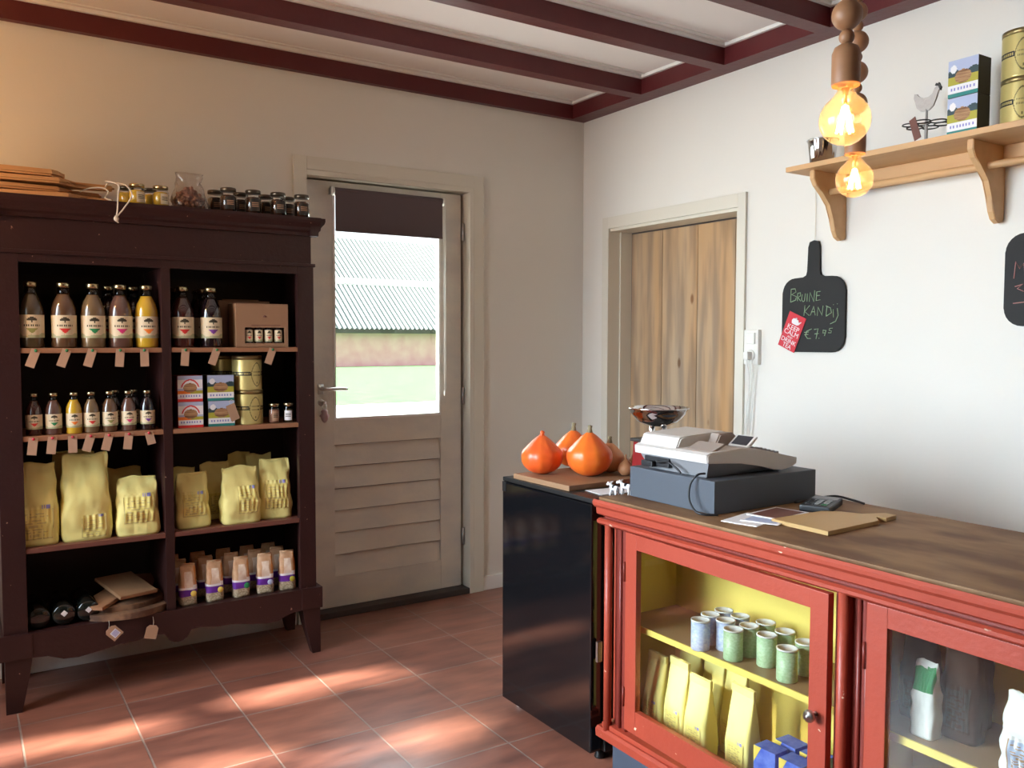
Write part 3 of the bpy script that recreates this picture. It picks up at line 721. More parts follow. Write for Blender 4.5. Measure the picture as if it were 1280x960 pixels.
# spice jars
def jar(x, y, z, r, h, content, lidm, label, group, name='glass_jar', labelm=None, cat='jar', lab=(-.6, .6)):
    t = thing(name, label, cat, (x, y, z), 0, group)
    b = B(); lathe(b, [(r*.8, .002), (r*.92, .004), (r*.93, h*.62), (r*.80, h*.70), (0, h*.70)], 22); obj('contents', b, content, t)
    b = B(); lathe(b, [(r*.85, 0), (r, .004), (r, h*.68), (r*.86, h*.80), (r*.86, h*.86)], 24); obj('glass', b, 'clear', t)
    b = B(); lathe(b, [(r*.88, h*.85), (r*.93, h*.86), (r*.93, h*.98), (r*.88, h), (0, h)], 24); obj('lid', b, lidm, t)
    if labelm:
        b = B(); cyl_label(b, r+.0008, h*.12, h*.62, lab[0], lab[1], 20, 14, lambda s, t_: 1 if (.15 < s < .85 and .35 < t_ < .8 and int(t_*14) % 2) else 0)
        obj('label', b, labelm, t, 'patch')
    return t
jar(-1.900, -.345, .997, .023, .082, 'nuts', 'lid', 'small spice jar next to the gold tins', 'small jars beside the gold tins', labelm=['kraft', 'ink'])
jar(-1.838, -.345, .997, .023, .082, 'j_dim', 'lid', 'small white-labelled jar next to the right cabinet post', 'small jars beside the gold tins', labelm=['white', 'ink'], lab=(-1.1, .3))

# paper bags
def paper_bag(x, y, z, w_, d_, h_, label, group, rz=0, lean=0, mats=('bag', 'bag_label', 'bag_ink', 'bluestrip', 'white'), seed=0, full=.6, lz=(.10, .52), lx=(-.32, .36), taper=.86, name='paper_bag', cat='paper bag', crisp=False):
    t = thing(name, label, cat, (x, y, z), rz, group, rot=(lean, 0, rz))
    rs = random.Random(seed); ph = [rs.uniform(0, 6) for _ in range(8)]
    def S(a, k, off=0):
        # a: angle 0..2pi ; k: height 0..1
        wd = w_/2*(1-(1-taper)*max(0, k-full*.5)/(1-full*.5))*(1-.06*math.exp(-k*25))
        dp = d_/2*(1 if k < full else max(.02, 1-((k-full)/(1-full))**1.15))
        dp = max(dp, .0022)
        n_ = (9 if crisp else 5) if k < full else (6 if crisp else 3.2)
        ca, sa = math.cos(a), math.sin(a)
        q = (abs(ca)**n_+abs(sa)**n_)**(-1/n_)
        px, py = wd*ca*q, dp*sa*q
        wr = .0035*math.sin(9*k+ph[0]+3*ca)*math.sin(5*a+ph[1])+.0025*math.sin(21*k+ph[2]+2*a)+.003*math.sin(37*px/w_*1.4+ph[3])*math.sin(13*k+ph[4])
        wr *= min(1, 8*k+.15)*(1 if k < .97 else .6)
        wr = wr*min(1, w_/.12)*(.25 if crisp else 1)
        py += (wr+off)*(-1 if sa < 0 else 1)*(1 if abs(sa) > .15 else abs(sa)/.15)
        px += wr*.5*(1 if ca > 0 else -1)*abs(ca)
        zz = k*h_+(.006*math.sin(3*px/w_*3+ph[5]) if k > .9 else 0)*min(1, w_/.12)
        return (px, py, zz)
    b = B(); N_ = 44; K = 26; rings = []
    for j in range(K+1):
        rings.append([b.verts.new(S(2*PI*i/N_, j/K)) for i in range(N_)])
    for j in range(K):
        for i in range(N_):
            i2 = (i+1) % N_; f = b.faces.new([rings[j][i], rings[j][i2], rings[j+1][i2], rings[j+1][i]]); f.smooth = True
    b.faces.new(list(reversed(rings[0]))); b.faces.new(rings[-1])
    obj('bag', b, mats[0], t)
    if crisp:
        tw = w_/2*taper
        b = B(); box(b, -tw-.001, tw+.001, -.0055, .0055, h_-.020, h_+.001, .0015); obj('folded_top', b, mats[0], t)
    def F(s, q):
        px = (lx[0]+(lx[1]-lx[0])*s)*w_
        k = lz[0]+(lz[1]-lz[0])*q
        # find the angle whose x equals px on the front
        lo, hi = PI, 2*PI
        for _ in range(18):
            m_ = (lo+hi)/2
            if S(m_, k)[0] < px: lo = m_
            else: hi = m_
        p = S((lo+hi)/2, k, .0012); return (p[0], p[1]-.0006, p[2])
    def fn(s, q):
        if q > .88: return 3 if (.62 < s < .92 and int(s*40) % 3) else (1 if s > .56 else 0)
        if q < .04 or s > .97 or s < .02: return 2
        r_ = int(q*22)
        if r_ % 2 == 0 and .1 < s < .88 and (int(s*26)*7919+r_*104729+seed*31) % 11 > 2 and s < .62+.26*((r_*37+seed*5) % 7)/6 and q < .82 and not (.3 < q < .36): return 2
        return 1
    b = B(); patch(b, F, 30, 26, fn); obj('label', b, [mats[0], mats[1], mats[2], mats[3]], t, 'patch')
    return t
G = 'large yellow bags in the left half of the cabinet'
paper_bag(-2.785, -.31, .590, .150, .10, .300, 'tall yellow paper bag partly behind the left cabinet post', G, seed=1, full=.5, lz=(.08, .5))
paper_bag(-2.618, -.31, .590, .175, .11, .322, 'tallest plump yellow paper bag in the middle of the left bag shelf', G, seed=2, full=.45, lz=(.04, .30), lx=(-.12, .36))
paper_bag(-2.640, -.16, .590, .170, .10, .318, 'tall yellow paper bag hidden behind the tallest plump one', G, seed=3)
paper_bag(-2.438, -.32, .590, .160, .11, .222, 'short yellow paper bag beside the divider on the left bag shelf', G, seed=4, full=.42, lz=(.22, .72), rz=-.08)
paper_bag(-2.465, -.17, .590, .155, .10, .240, 'yellow paper bag hidden behind the short one beside the divider', G, seed=5)
G = 'yellow bags in the right half of the cabinet'
paper_bag(-2.232, -.315, .590, .135, .09, .215, 'yellow flour bag just right of the divider, front of the bag shelf', G, seed=6, full=.4, lz=(.22, .68))
paper_bag(-2.245, -.17, .590, .135, .09, .222, 'yellow flour bag behind the one just right of the divider', G, seed=7)
paper_bag(-2.042, -.325, .590, .160, .10, .232, 'plump yellow flour bag, front middle of the right bag shelf', G, seed=8, full=.4, lz=(.18, .66), lx=(-.12, .38))
paper_bag(-2.110, -.18, .590, .140, .09, .235, 'yellow flour bag behind the plump front middle one', G, seed=9, rz=.15)
paper_bag(-1.890, -.300, .590, .140, .10, .245, 'yellow flour bag by the right cabinet post, front of the bag shelf', G, seed=10, full=.4, lz=(.18, .66), rz=-.12)
paper_bag(-1.915, -.16, .590, .125, .08, .255, 'yellow flour bag right behind the one by the right cabinet post', G, seed=11)
paper_bag(-1.985, -.11, .590, .110, .07, .262, 'yellow flour bag standing rearmost between the middle and right bags', G, seed=12)

# muesli packs
def muesli_pack(x, y, z, dot, label, group, seed=0, rz=0):
    t = thing('muesli_pack', label, 'pack', (x, y, z), rz, group)
    w_, d_, h_ = .068, .048, .160
    rs = random.Random(seed); ph = [rs.uniform(0, 6) for _ in range(4)]
    K, N_ = 18, 28; b = B(); rings = []
    def S(a, k):
        dp = d_/2*(1 if k < .60 else 1-(k-.60)/.40*.80); wd = w_/2*(1-.16*max(0, k-.45)/.55)
        ca, sa = math.cos(a), math.sin(a); q = (abs(ca)**4+abs(sa)**4)**-.25
        wr = .0016*math.sin(12*k+ph[0]+4*a)+.0014*math.sin(25*k+ph[1])*math.cos(3*a)
        return (wd*ca*q+wr, dp*sa*q+wr, k*h_)
    for j in range(K+1): rings.append([b.verts.new(S(2*PI*i/N_, j/K)) for i in range(N_)])
    for j in range(K):
        for i in range(N_):
            i2 = (i+1) % N_; f = b.faces.new([rings[j][i], rings[j][i2], rings[j+1][i2], rings[j+1][i]]); f.smooth = True
            k = j/K
            aa = 2*PI*(i+.5)/N_; f.material_index = 1 if k < .17 else 2 if k < .36 else (3 if (k < .40+.10*max(0, math.cos(aa)) and .30 < k) else 4 if (math.cos(aa) > .55 and k < .92) else 5 if (.42 < k < .78 and math.sin(aa) < 0 and abs(math.cos(aa)) < .45) else 0)
    b.faces.new(list(reversed(rings[0]))); f = b.faces.new(rings[-1])
    obj('pack', b, ['muesli', 'grain', 'violet', 'white', 'orange_side', 'muesli_pale'], t)
    b = B(); tube(b, [(-w_/2*.82, 0, h_+.001), (w_/2*.82, 0, h_+.001)], .0045, 8); obj('folded_top', b, 'muesli', t)
    b = B(); lathe(b, [(.012, 0), (.011, .0012), (0, .0014)], 18); o = obj('round_sticker', b, dot, t, loc=(.018, -d_/2-.0022, .046), rot=(PI/2, 0, 0))
    return t
G = 'purple-banded packs on the bottom right shelf'
cols = ['boxyel', 'boxyel', 'l_green', 'skyblue', 'moss']
nm = ['beside the divider', 'second from the divider', 'in the middle', 'second from the right post', 'beside the right post']
px_ = (-2.262, -2.157, -2.050, -1.950, -1.856)
for k in range(5):
    muesli_pack(px_[k], -.352, .285, cols[k], 'purple-banded grain pack in the front row of the bottom shelf, %s' % nm[k], G, k, rz=-.12 if k > 2 else 0)
    for r_ in range(2):
        muesli_pack(px_[k]-.016-.010*r_, -.265+.088*r_, .285, cols[k], 'grain pack in the %s row, behind the front one %s' % (('middle', 'rear')[r_], nm[k]), G, k*3+r_+7)

# dark wine bottles lying down
def lying_bottle(x, y, z, label, tagged):
    t = thing('wine_bottle', label, 'bottle', (x, y, z), 0, 'dark bottles lying on the cabinet floor')
    b = B(); lathe(b, [(0, .004), (.034, 0), (.039, .006), (.039, .18), (.034, .20), (.016, .235), (.0145, .29), (.0155, .295), (.0155, .305), (0, .305)], 26)
    o = obj('glass_body', b, 'darkglass', t, rot=(-PI/2, 0, 0), loc=(0, -.0, .0395))
    o.rotation_euler = (-PI/2, 0, 0)
    if tagged:
        b = B(); prism(b, [(0, -.012), (.012, 0), (0, .012), (-.012, 0)], 1, -.004, -.0028); obj('price_sticker', b, 'paper', t, loc=(0, -.0, .045))
for x, lb, tg in ((-2.790, 'dark bottle lying at the far left of the cabinet floor', False), (-2.706, 'dark bottle with white sticker lying second from left on the cabinet floor', True), (-2.624, 'dark bottle with white sticker lying nearest the wooden boards', True)):
    lying_bottle(x, -.378, .2862, lb, tg)

# boards on the cabinet floor
def plank_board(name, pts, th, loc, m, label, cat, group=None, rot=(0, 0, 0), bev=.002):
    t = thing(name, label, cat, loc, 0, group, rot=rot)
    b = B(); prism(b, pts, 2, 0, th, 0, bev); obj('board', b, m, t); return t
def ellipse(rx, ry, n=32, wob=0, seed=1):
    rs = random.Random(seed); ph = rs.uniform(0, 6)
    return [(rx*math.cos(2*PI*k/n)*(1+wob*math.sin(3*2*PI*k/n+ph)), ry*math.sin(2*PI*k/n)*(1+wob*math.cos(5*2*PI*k/n+ph))) for k in range(n)]
G = 'wooden boards on the cabinet floor'
plank_board('serving_board', ellipse(.155, .095, 40, .04), .024, (-2.485, -.335, .2845), 'olive', 'rounded streaky olive-wood board at the bottom of the board pile', 'board', G)
plank_board('serving_board', ellipse(.15, .085, 40, .05, 3), .022, (-2.470, -.300, .3100), 'olive', 'second streaky olive-wood board in the pile on the cabinet floor', 'board', G, rot=(.04, 0, .25))
plank_board('cutting_board', [(-.055, -.09), (.055, -.09), (.055, .09), (-.055, .09)], .014, (-2.560, -.31, .336), 'board_wood', 'rectangular brown board angled to the left on the pile', 'board', G, rot=(.10, .0, -.75))
plank_board('cutting_board', [(-.075, -.1), (.075, -.1), (.075, .1), (-.075, .1)], .014, (-2.480, -.285, .372), 'board_mid', 'rectangular board topmost on the pile in the cabinet', 'board', G, rot=(.20, .03, .35))
plank_board('cutting_board', [(-.06, -.07), (.06, -.07), (.06, .07), (-.06, .07)], .012, (-2.405, -.12, .336), 'board_wood', 'dark board at the back of the pile against the divider', 'board', G, rot=(.15, 0, -.3))
def board_tag(x, z, tilt, label, barcode):
    t = thing('hang_tag', label, 'tag', (x, CYF-.0465, z), 0, 'tags hanging from the wooden boards')
    b = B(); c, s = math.cos(tilt), math.sin(tilt)
    def P(a, d): return (a*c-d*s, a*s+d*c)
    q = [P(-.022, -.052), P(.022, -.052), P(.022, -.010), P(.012, 0), P(-.012, 0), P(-.022, -.010)]
    prism(b, q, 1, -.0012, 0); obj('card', b, 'kraft', t)
    b = B(); tube(b, [(0, .001, -.004), (.004, .012, .008), (.006, .035, .022)], .0008, 6); obj('string', b, 'rope', t)
    if barcode:
        b = B(); q = [P(-.012, -.045), P(.014, -.045), P(.014, -.018), P(-.012, -.018)]
        prism(b, q, 1, -.0017, -.0012)
        for k in range(7):
            u = -.008+k*.003; prism(b, [P(u, -.042), P(u+.0015, -.042), P(u+.0015, -.021), P(u, -.021)], 1, -.0021, -.0017, 1)
        obj('barcode_sticker', b, ['paper', 'bluestrip'], t)
board_tag(-2.566, .268, .75, 'brown tag with white barcode sticker hanging over the cabinet rail', True)
board_tag(-2.410, .252, -.25, 'plain brown tag hanging over the cabinet rail, right of the barcode one', False)

# ---- things on top of the cabinet
TZ = 1.8552
G = 'dark preserve jars on top of the cabinet'
for k, x in enumerate((-2.084, -1.985, -1.882, -1.782)):
    jar(x, -.375, TZ, .033, .098, 'preserve', 'lid_dark', 'dark preserve jar in the front row on cabinet top, %s' % ('nearest the cellophane bag', 'second from the cellophane bag', 'second from the cabinet corner', 'at the right cabinet corner')[k], G, 'preserve_jar', ['box_dark', 'kraft'])
for k, x in enumerate((-2.112, -2.010, -1.905, -1.812)):
    jar(x, -.285, TZ, .033, .098, 'preserve', 'lid_dark', 'dark preserve jar in the rear row on cabinet top, %s' % ('nearest the cellophane bag', 'second from the cellophane bag', 'third from the cellophane bag', 'closest to the door')[k], G, 'preserve_jar', ['box_dark', 'kraft'])
G = 'honey jars on top of the cabinet'
jar(-2.425, -.375, TZ, .030, .080, 'honey', 'lid', 'yellow honey jar in front beside the rope of the boards', G, 'honey_jar', ['label', 'ink'], lab=(-.2, .9))
jar(-2.340, -.375, TZ, .030, .080, 'honey', 'lid', 'yellow honey jar in front beside the cellophane bag', G, 'honey_jar', ['label', 'ink'], lab=(-.2, .9))
jar(-2.450, -.295, TZ, .030, .080, 'honey', 'lid_dark', 'yellow honey jar in the rear row, nearest the boards', G, 'honey_jar')
jar(-2.368, -.295, TZ, .030, .080, 'honey', 'lid_dark', 'yellow honey jar in the rear row, nearest the cellophane bag', G, 'honey_jar')
# cellophane bag of nuts
t = thing('cellophane_bag', 'cellophane bag of brown nuts between honey jars and dark jars on cabinet top', 'bag', (-2.232, -.36, TZ))
b = B(); rs = random.Random(9)
for k in range(170):
    a = rs.uniform(0, 2*PI); r_ = .054*math.sqrt(rs.random()); z_ = .006+.078*rs.random()*(1-(r_/.075)**2); q = .0085
    lathe(b, [(0, -q), (q*.8, -q*.5), (q, 0), (q*.8, q*.6), (0, q)], 8, (r_*math.cos(a), .6*r_*math.sin(a), z_+.004))
obj('nuts', b, 'nuts', t)
b = B(); prof = [(.050, 0), (.062, .012), (.066, .03), (.062, .06), (.053, .082), (.045, .098), (.044, .112), (.048, .128), (.051, .142)]
lathe(b, prof, 26, fn=lambda a, z: (1+.10*math.sin(5*a+z*110)+.08*math.sin(11*a-z*150)+.05*math.sin(17*a+z*60))*(1-min(1, z/.14)*.62*(1-abs(math.cos(a))**1.5)))
obj('cellophane', b, 'cello', t)
# stacked boards with rope
def handled_board(L, W, hw, hl, th, loc, rz, m, label, group, rot=None, roped=True):
    t = thing('cutting_board', label, 'cutting board', loc, rz, group)
    pts = [(-L/2, -W/2), (L/2-.03, -W/2), (L/2, -W/2+.03), (L/2+.02, -hw/2), (L/2+hl-.01, -hw/2*.9), (L/2+hl, 0), (L/2+hl-.01, hw/2*.9), (L/2+.02, hw/2), (L/2, W/2-.03), (L/2-.03, W/2), (-L/2, W/2)]
    b = B(); prism(b, pts, 2, 0, th, 0, .007); obj('board', b, m, t); return t
G = 'boards stacked on top of the cabinet'
handled_board(.36, .22, .045, .12, .022, (-2.79, -.27, TZ+.001), -.16, 'top_board', 'honey-coloured wooden board at the bottom of the stack on cabinet top', G)
handled_board(.34, .20, .045, .13, .020, (-2.83, -.26, TZ+.030), .05, 'top_board', 'second wooden board from the bottom on cabinet top', G)
handled_board(.38, .21, .040, .16, .020, (-2.84, -.27, TZ+.058), -.05, 'top_board', 'wooden board with long roped handle, second from the top on the cabinet', G)
handled_board(.30, .20, .040, .02, .024, (-2.83, -.27, TZ+.084), .02, 'top_board', 'thick wooden board topmost of the stack on cabinet top', G)
b = B()
for s in (-1, 1): box(b, -2.72+s*.03-.004, -2.72+s*.03+.004, -.30, -.26, TZ+.0235, TZ+.030)
b.free()
t = thing('rope_loop', 'white cotton cord tied to the board handles, dangling over the cabinet edge', 'cord', (-2.50, -.28, TZ+.07))
b = B()
tube(b, [(.024*math.cos(a)*.5-.02, .026*math.sin(a), .0065+.028*math.cos(a)*.0+.018*math.cos(a)) for a in [2*PI*k/14 for k in range(14)]], .003, 7, closed=True)
tube(b, arc([(-.02, -.02, .02), (-.03, -.10, .01), (0.0, -.165, -.01), (-.002, -.172, -.05), (-.006, -.173, -.105), (-.012, -.172, -.135)], 6), .0028, 7)
tube(b, arc([(-.015, -.02, .018), (.01, -.11, .005), (.03, -.165, -.012), (.045, -.172, -.045), (.02, -.173, -.09), (-.008, -.172, -.130), (-.003, -.172, -.15)], 6), .0028, 7)
lathe(b, [(0, -.014), (.008, -.008), (.009, 0), (.004, .009), (0, .010)], 10, (-.010, -.173, -.133)); obj('cord', b, 'rope', t)
t = thing('rope_loop', 'short white cord looped round a lower board handle on cabinet top', 'cord', (-2.56, -.30, TZ+.045))
b = B(); tube(b, arc([(-.05, .0, -.0), (-.02, -.03, .012), (.02, -.06, .012), (.035, -.08, -.005), (.022, -.10, -.03), (.040, -.118, -.0395)], 6), .0028, 7); obj('cord', b, 'rope', t)

# ================================================================ FRIDGE
fg = thing('small_fridge', 'small glossy black fridge standing between the plank door and the red counter', 'fridge', (-1.36, -1.58, 0))
b = B(); box(b, .052, .52, -.246, .272, .03, .846, .004); box(b, .052, .52, -.246, .272, .8462, .852, .002); obj('body', b, 'fridge_dark', fg)
b = B(); box(b, 0, .047, -.236, .287, .035, .835, .006); obj('door', b, 'fridge', fg)
b = B(); box(b, .002, .049, -.238, .288, .837, .852, .003); box(b, -.002, .01, .262, .286, .80, .836, .002); obj('door_trim', b, 'fridge_dark', fg)
for y in (-.21, .25):
    for x in (.06, .48):
        b = B(); lathe(b, [(.017, 0), (.019, .004), (.015, .012), (.015, .032)], 14, (x, y, 0)); obj('foot', b, 'plastic_white' if y > 0 and x < .1 else 'fridge_dark', fg)
b = B(); box(b, .01, .03, -.256, -.2465, .335, .40, .002); obj('hinge', b, 'steel', fg)

# board, pumpkins, paper on the fridge
FZ = .8522
t = thing('cutting_board', 'brown wooden cutting board under the pumpkins on the black fridge', 'cutting board', (-1.155, -1.52, FZ), .03)
b = B(); box(b, -.19, .21, -.145, .175, 0, .018, .002); obj('board', b, 'board_mid', t)
def pumpkin(x, y, z, r, sq, m, label, group, stem=.02, ribs=10, seed=0, cat='pumpkin', name='pumpkin', tip=.30, rz=0, stemm='stem', tilt=(0, 0)):
    t = thing(name, label, cat, (x, y, z), 0, group, rot=(tilt[0], tilt[1], rz))
    prof = []
    K = 22
    for k in range(K+1):
        th = PI*k/K; rr = r*math.sin(th)**.92 if 0 < k < K else 0; zz = -math.cos(th)*r*sq
        if k < 4: zz = -r*sq*(.97-.03*(4-k)/4*-1) if False else zz
        if th > PI*.62:
            u = (th-PI*.62)/(PI*.38); zz += r*tip*u**2.2; rr *= (1-.12*math.sin(u*PI))
            rr = max(rr, r*.12*(1-u)**.3) if k < K else 0
        prof.append((rr, zz+r*sq))
    b = B(); lathe(b, prof, 48, fn=lambda a, z: 1-.022*abs(math.sin(ribs*a/2))**.6*0+.016*math.cos(ribs*a))
    obj('flesh', b, m, t)
    top = prof[-1][1]
    b = B(); tube(b, [(0, 0, top-.012), (.001, 0, top+stem*.5), (.004, .002, top+stem)], [.012, .007, .0085], 9); obj('stem', b, stemm, t)
    return t
BZ = FZ+.0182
G = 'pumpkins on the fridge'
pumpkin(-1.266, -1.408, BZ, .075, .80, 'pumpkin', 'red-orange pumpkin at the left end of the board on the fridge', G, .006, 11, stemm='pumpkin')
pumpkin(-1.152, -1.537, BZ, .080, .84, 'pumpkin2', 'large bright orange pumpkin in front, centre of the fridge top', G, .018, 10)
pumpkin(-1.070, -1.335, BZ, .072, .84, 'pumpkin2', 'orange pumpkin half hidden behind the two front pumpkins', G, .022, 10)
pumpkin(-1.040, -1.512, BZ, .056, .85, 'squash', 'dull orange squash peeking out right of the large front pumpkin', G, .016, 9, rz=.4, cat='squash', name='squash')
for (x, y, r_, lb, z_) in ((-1.045, -1.608, .029, 'brown onion beside the dull orange squash', BZ), (-.935, -1.600, .036, 'brown onion behind, close to the red scale', FZ), (-.915, -1.50, .034, 'brown onion at the back edge of the fridge top', FZ)):
    t = thing('onion', lb, 'onion', (x, y, z_), 0, 'onions on the fridge')
    b = B(); lathe(b, [(0, 0), (r_*.5, .003), (r_*.95, r_*.6), (r_, r_*.95), (r_*.8, r_*1.5), (r_*.35, r_*1.85), (r_*.12, r_*2.2), (r_*.10, r_*2.6), (0, r_*2.65)], 20); obj('bulb', b, 'onion', t)
t = thing('paper_sheet', 'white sheet of paper lying on the fridge corner in front of the board', 'paper', (-1.205, -1.735, FZ+.0002), -.1)
b = B(); box(b, -.085, .12, -.055, .04, 0, .0015); obj('sheet', b, 'paper', t)

# kitchen scale
sc_ = thing('kitchen_scale', 'dark red kitchen scale with shiny chrome bowl behind the cash register', 'scale', (-.99, -1.712, FZ))
b = B(); prism(b, [(-.070, 0), (.070, 0), (.060, .145), (-.060, .145)], 1, -.070, .070, 0, .012); obj('body', b, 'scale_red', sc_)
b = B(); box(b, -.063, .063, -.073, .073, .1452, .157, .004); obj('top_plate', b, 'iron', sc_)
b = B()
for y in (-.030, .030): tube(b, [(0, y, .155), (0, y, .205)], .010, 12)
obj('bowl_support', b, 'chrome', sc_)
b = B(); lathe(b, [(0, .203), (.040, .203), (.072, .218), (.094, .244), (.102, .262), (.106, .262), (.106, .2655), (.101, .2655), (.091, .248), (.070, .223), (.038, .208), (0, .208)], 36)
obj('bowl', b, 'chrome', sc_)

# ================================================================ COUNTER
U0, V0 = -1.85, -1.345            # world y = U0-u, world x = V0+v
CL = 1.745
ct = thing('shop_counter', 'red painted shop counter with yellow-lined glass display fronts and worn brown top', 'counter', (V0, U0, 0))
def cb(bm, u0, u1, v0, v1, z0, z1, bev=0, mi=0): box(bm, v0, v1, -u1, -u0, z0, z1, bev, mi)
def co(name, bm, m, par=None): return obj(name, bm, m, par if par is not None else ct)
b = B(); cb(b, -.012, CL+.02, -.005, .60, .850, .862, .003); co('worktop', b, 'worktop')
b = B()
prof = [(-.006, .8495), (-.024, .8575), (-.029, .850), (-.028, .841), (-.020, .833), (-.014, .831), (-.012, .812), (-.004, .8065), (.05, .8065), (.05, .8495)]
prism(b, [(p, z) for p, z in prof], 1, -CL-.012, .014)
prof = [(-.006, .797), (-.014, .792), (-.014, .784), (-.002, .776), (.05, .776), (.05, .797)]
prism(b, [(p, z) for p, z in prof], 1, -CL, .010)
co('cornice_moulding', b, 'red')
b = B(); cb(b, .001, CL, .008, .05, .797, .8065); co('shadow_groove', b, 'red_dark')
b = B()
cb(b, .004, CL, .0, .05, .138, .152, .002)
prism(b, [(-.012, .106), (-.014, .130), (-.006, .138), (.05, .138), (.05, .106)], 1, -CL, .010)
co('bottom_rail', b, 'red')
for u in (.029, .863, 1.700):     # half-round pilasters with reeded strips
    b = B()
    lathe(b, [(.0125, .112), (.0125, .792)], 16, (.002, -u, 0))
    co('pilaster', b, 'red')
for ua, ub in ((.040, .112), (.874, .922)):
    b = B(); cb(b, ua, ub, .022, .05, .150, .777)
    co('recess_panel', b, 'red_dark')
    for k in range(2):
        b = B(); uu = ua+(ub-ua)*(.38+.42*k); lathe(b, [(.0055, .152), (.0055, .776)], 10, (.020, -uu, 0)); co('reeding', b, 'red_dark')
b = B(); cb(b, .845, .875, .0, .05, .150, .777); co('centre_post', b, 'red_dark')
b = B(); cb(b, 1.66, CL, .0, .05, .150, .777); co('end_post', b, 'red')
# carcass
b = B()
cb(b, 0, .02, .05, .58, .106, .850); co('side_panel', b, 'red')
b = B(); cb(b, CL-.02, CL, .05, .58, .106, .850); co('side_panel', b, 'red')
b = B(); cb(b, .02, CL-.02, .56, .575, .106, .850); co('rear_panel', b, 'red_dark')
b = B(); cb(b, .02, CL-.02, .285, .30, .155, .812); co('display_back', b, 'yellow')
b = B(); cb(b, .02, .032, .05, .285, .155, .812); cb(b, .852, .866, .05, .285, .155, .776); cb(b, CL-.035, CL-.02, .05, .285, .155, .812)
cb(b, .032, CL-.035, .05, .285, .800, .812); co('display_lining', b, 'yellow')
b = B(); cb(b, .02, CL-.02, .03, .285, .138, .158); co('display_floor', b, 'shelf_in')
for ua, ub in ((.032, .852), (.866, CL-.035)):
    b = B(); cb(b, ua, ub, .045, .285, .472, .484); s_ = co('display_shelf', b, 'shelf_in')
    b = B(); cb(b, ua, ub, .040, .045, .468, .486, .001); co('shelf_lip', b, 'yellow', s_)
b = B(); cb(b, .035, CL-.02, .02, .56, 0, .106); co('plinth', b, 'base_blue')
# doors
def counter_door(u0, u1, ang, knob):
    """hinged at u0"""
    W = u1-u0; z0, z1 = .172, .7745
    e = bpy.data.objects.new('door', None)
    b = B(); s = .050
    box(b, -.020, .000, -s, 0, z0, z1, .002); box(b, -.020, .000, -W, -W+s, z0, z1, .002)
    box(b, -.0195, -.0005, -W+s, -s, z1-.045, z1, .001); box(b, -.0195, -.0005, -W+s, -s, z0, z0+.070, .001)
    d = co('door', b, 'red'); d.location = (.018, -u0, 0); d.rotation_euler = (0, 0, ang)
    b = B(); box(b, -.0125, -.0085, -W+s-.004, -s+.004, z0+.066, z1-.041); obj('glass_pane', b, 'case_pane', d)
    for z in (z0+.10, z1-.12):
        b = B(); lathe(b, [(.004, -.03), (.004, .03)], 10, (-.022, .003, z)); obj('hinge', b, 'red_dark', d)
    if knob:
        b = B(); lathe(b, [(.006, 0), (.006, .012), (.013, .018), (.015, .024), (.012, .030), (.005, .031), (.004, .034), (0, .034)], 20)
        obj('knob', b, 'steel', d, loc=(-.020, -W+.028, .486), rot=(0, -PI/2, 0))
    return d
counter_door(.114, .842, -.030, True)
counter_door(.924, 1.656, 0, False)
bpy.data.objects  # (empties unused)

def CP(u, v, z): return (V0+v, U0-u, z)
# ---- goods in the display
def tea_can(u, v, m, label, rz=0):
    t = thing('drink_can', label, 'can', CP(u, v, .4845), rz, 'small round cans in the counter display')
    r_, h_ = .0262, .084
    b = B(); lathe(b, [(r_-.001, 0), (r_, .002), (r_, h_-.006)], 28); obj('body', b, m, t)
    b = B(); lathe(b, [(r_+.0006, h_-.004), (r_+.001, h_), (r_-.003, h_), (r_-.0035, h_-.002), (0, h_-.002)], 28); obj('rim', b, 'white', t)
cans = [(.364, .060, 'bcan', 'blue-and-white can, front left of the can group in the counter'), (.345, .118, 'bcan', 'blue-and-white can in the middle row, leftmost'),
        (.340, .178, 'bcan', 'blue-and-white can in the rear row, leftmost'), (.404, .117, 'bcan', 'blue-and-white can with red mark beside the front green can'),
        (.402, .178, 'bcan', 'bluish can in the rear row, second from left'), (.468, .078, 'gcan', 'green can in front, nearest the blue cans'),
        (.472, .136, 'gcan', 'green can right behind the foremost green can'), (.478, .196, 'gcan', 'green can at the back between two rear cans'),
        (.547, .120, 'gcan', 'green can in the middle front of the display shelf'), (.556, .182, 'gcan', 'green can behind the middle front green can'),
        (.643, .084, 'gcan', 'green can nearest the glass at the right'), (.640, .160, 'gcan', 'green can at the right end, rear')]
for k, (u, v, m_, lb) in enumerate(cans): tea_can(u, v, m_, lb, k*.7)
ZB = .1585
G = 'yellow bags in the counter display'
bags = [(.145, .105, .235, 'yellow coffee bag in the counter, front row leftmost'), (.240, .105, .245, 'yellow coffee bag in the counter, front row second from left'),
        (.335, .095, .225, 'yellow coffee bag in the counter, front row third from left'), (.480, .110, .245, 'yellow coffee bag standing alone at the right in the counter'),
        (.385, .190, .255, 'yellow coffee bag in the rear row behind the third front bag'), (.285, .205, .250, 'yellow coffee bag in the rear row, middle'),
        (.185, .205, .250, 'yellow coffee bag in the rear row, leftmost')]
for k, (u, v, h_, lb) in enumerate(bags):
    paper_bag(*CP(u, v, ZB), .088, .060, h_, lb, G, rz=-PI/2+random.uniform(-.1, .1), seed=30+k, full=.42, lz=(.10, .42), taper=.92, crisp=True)
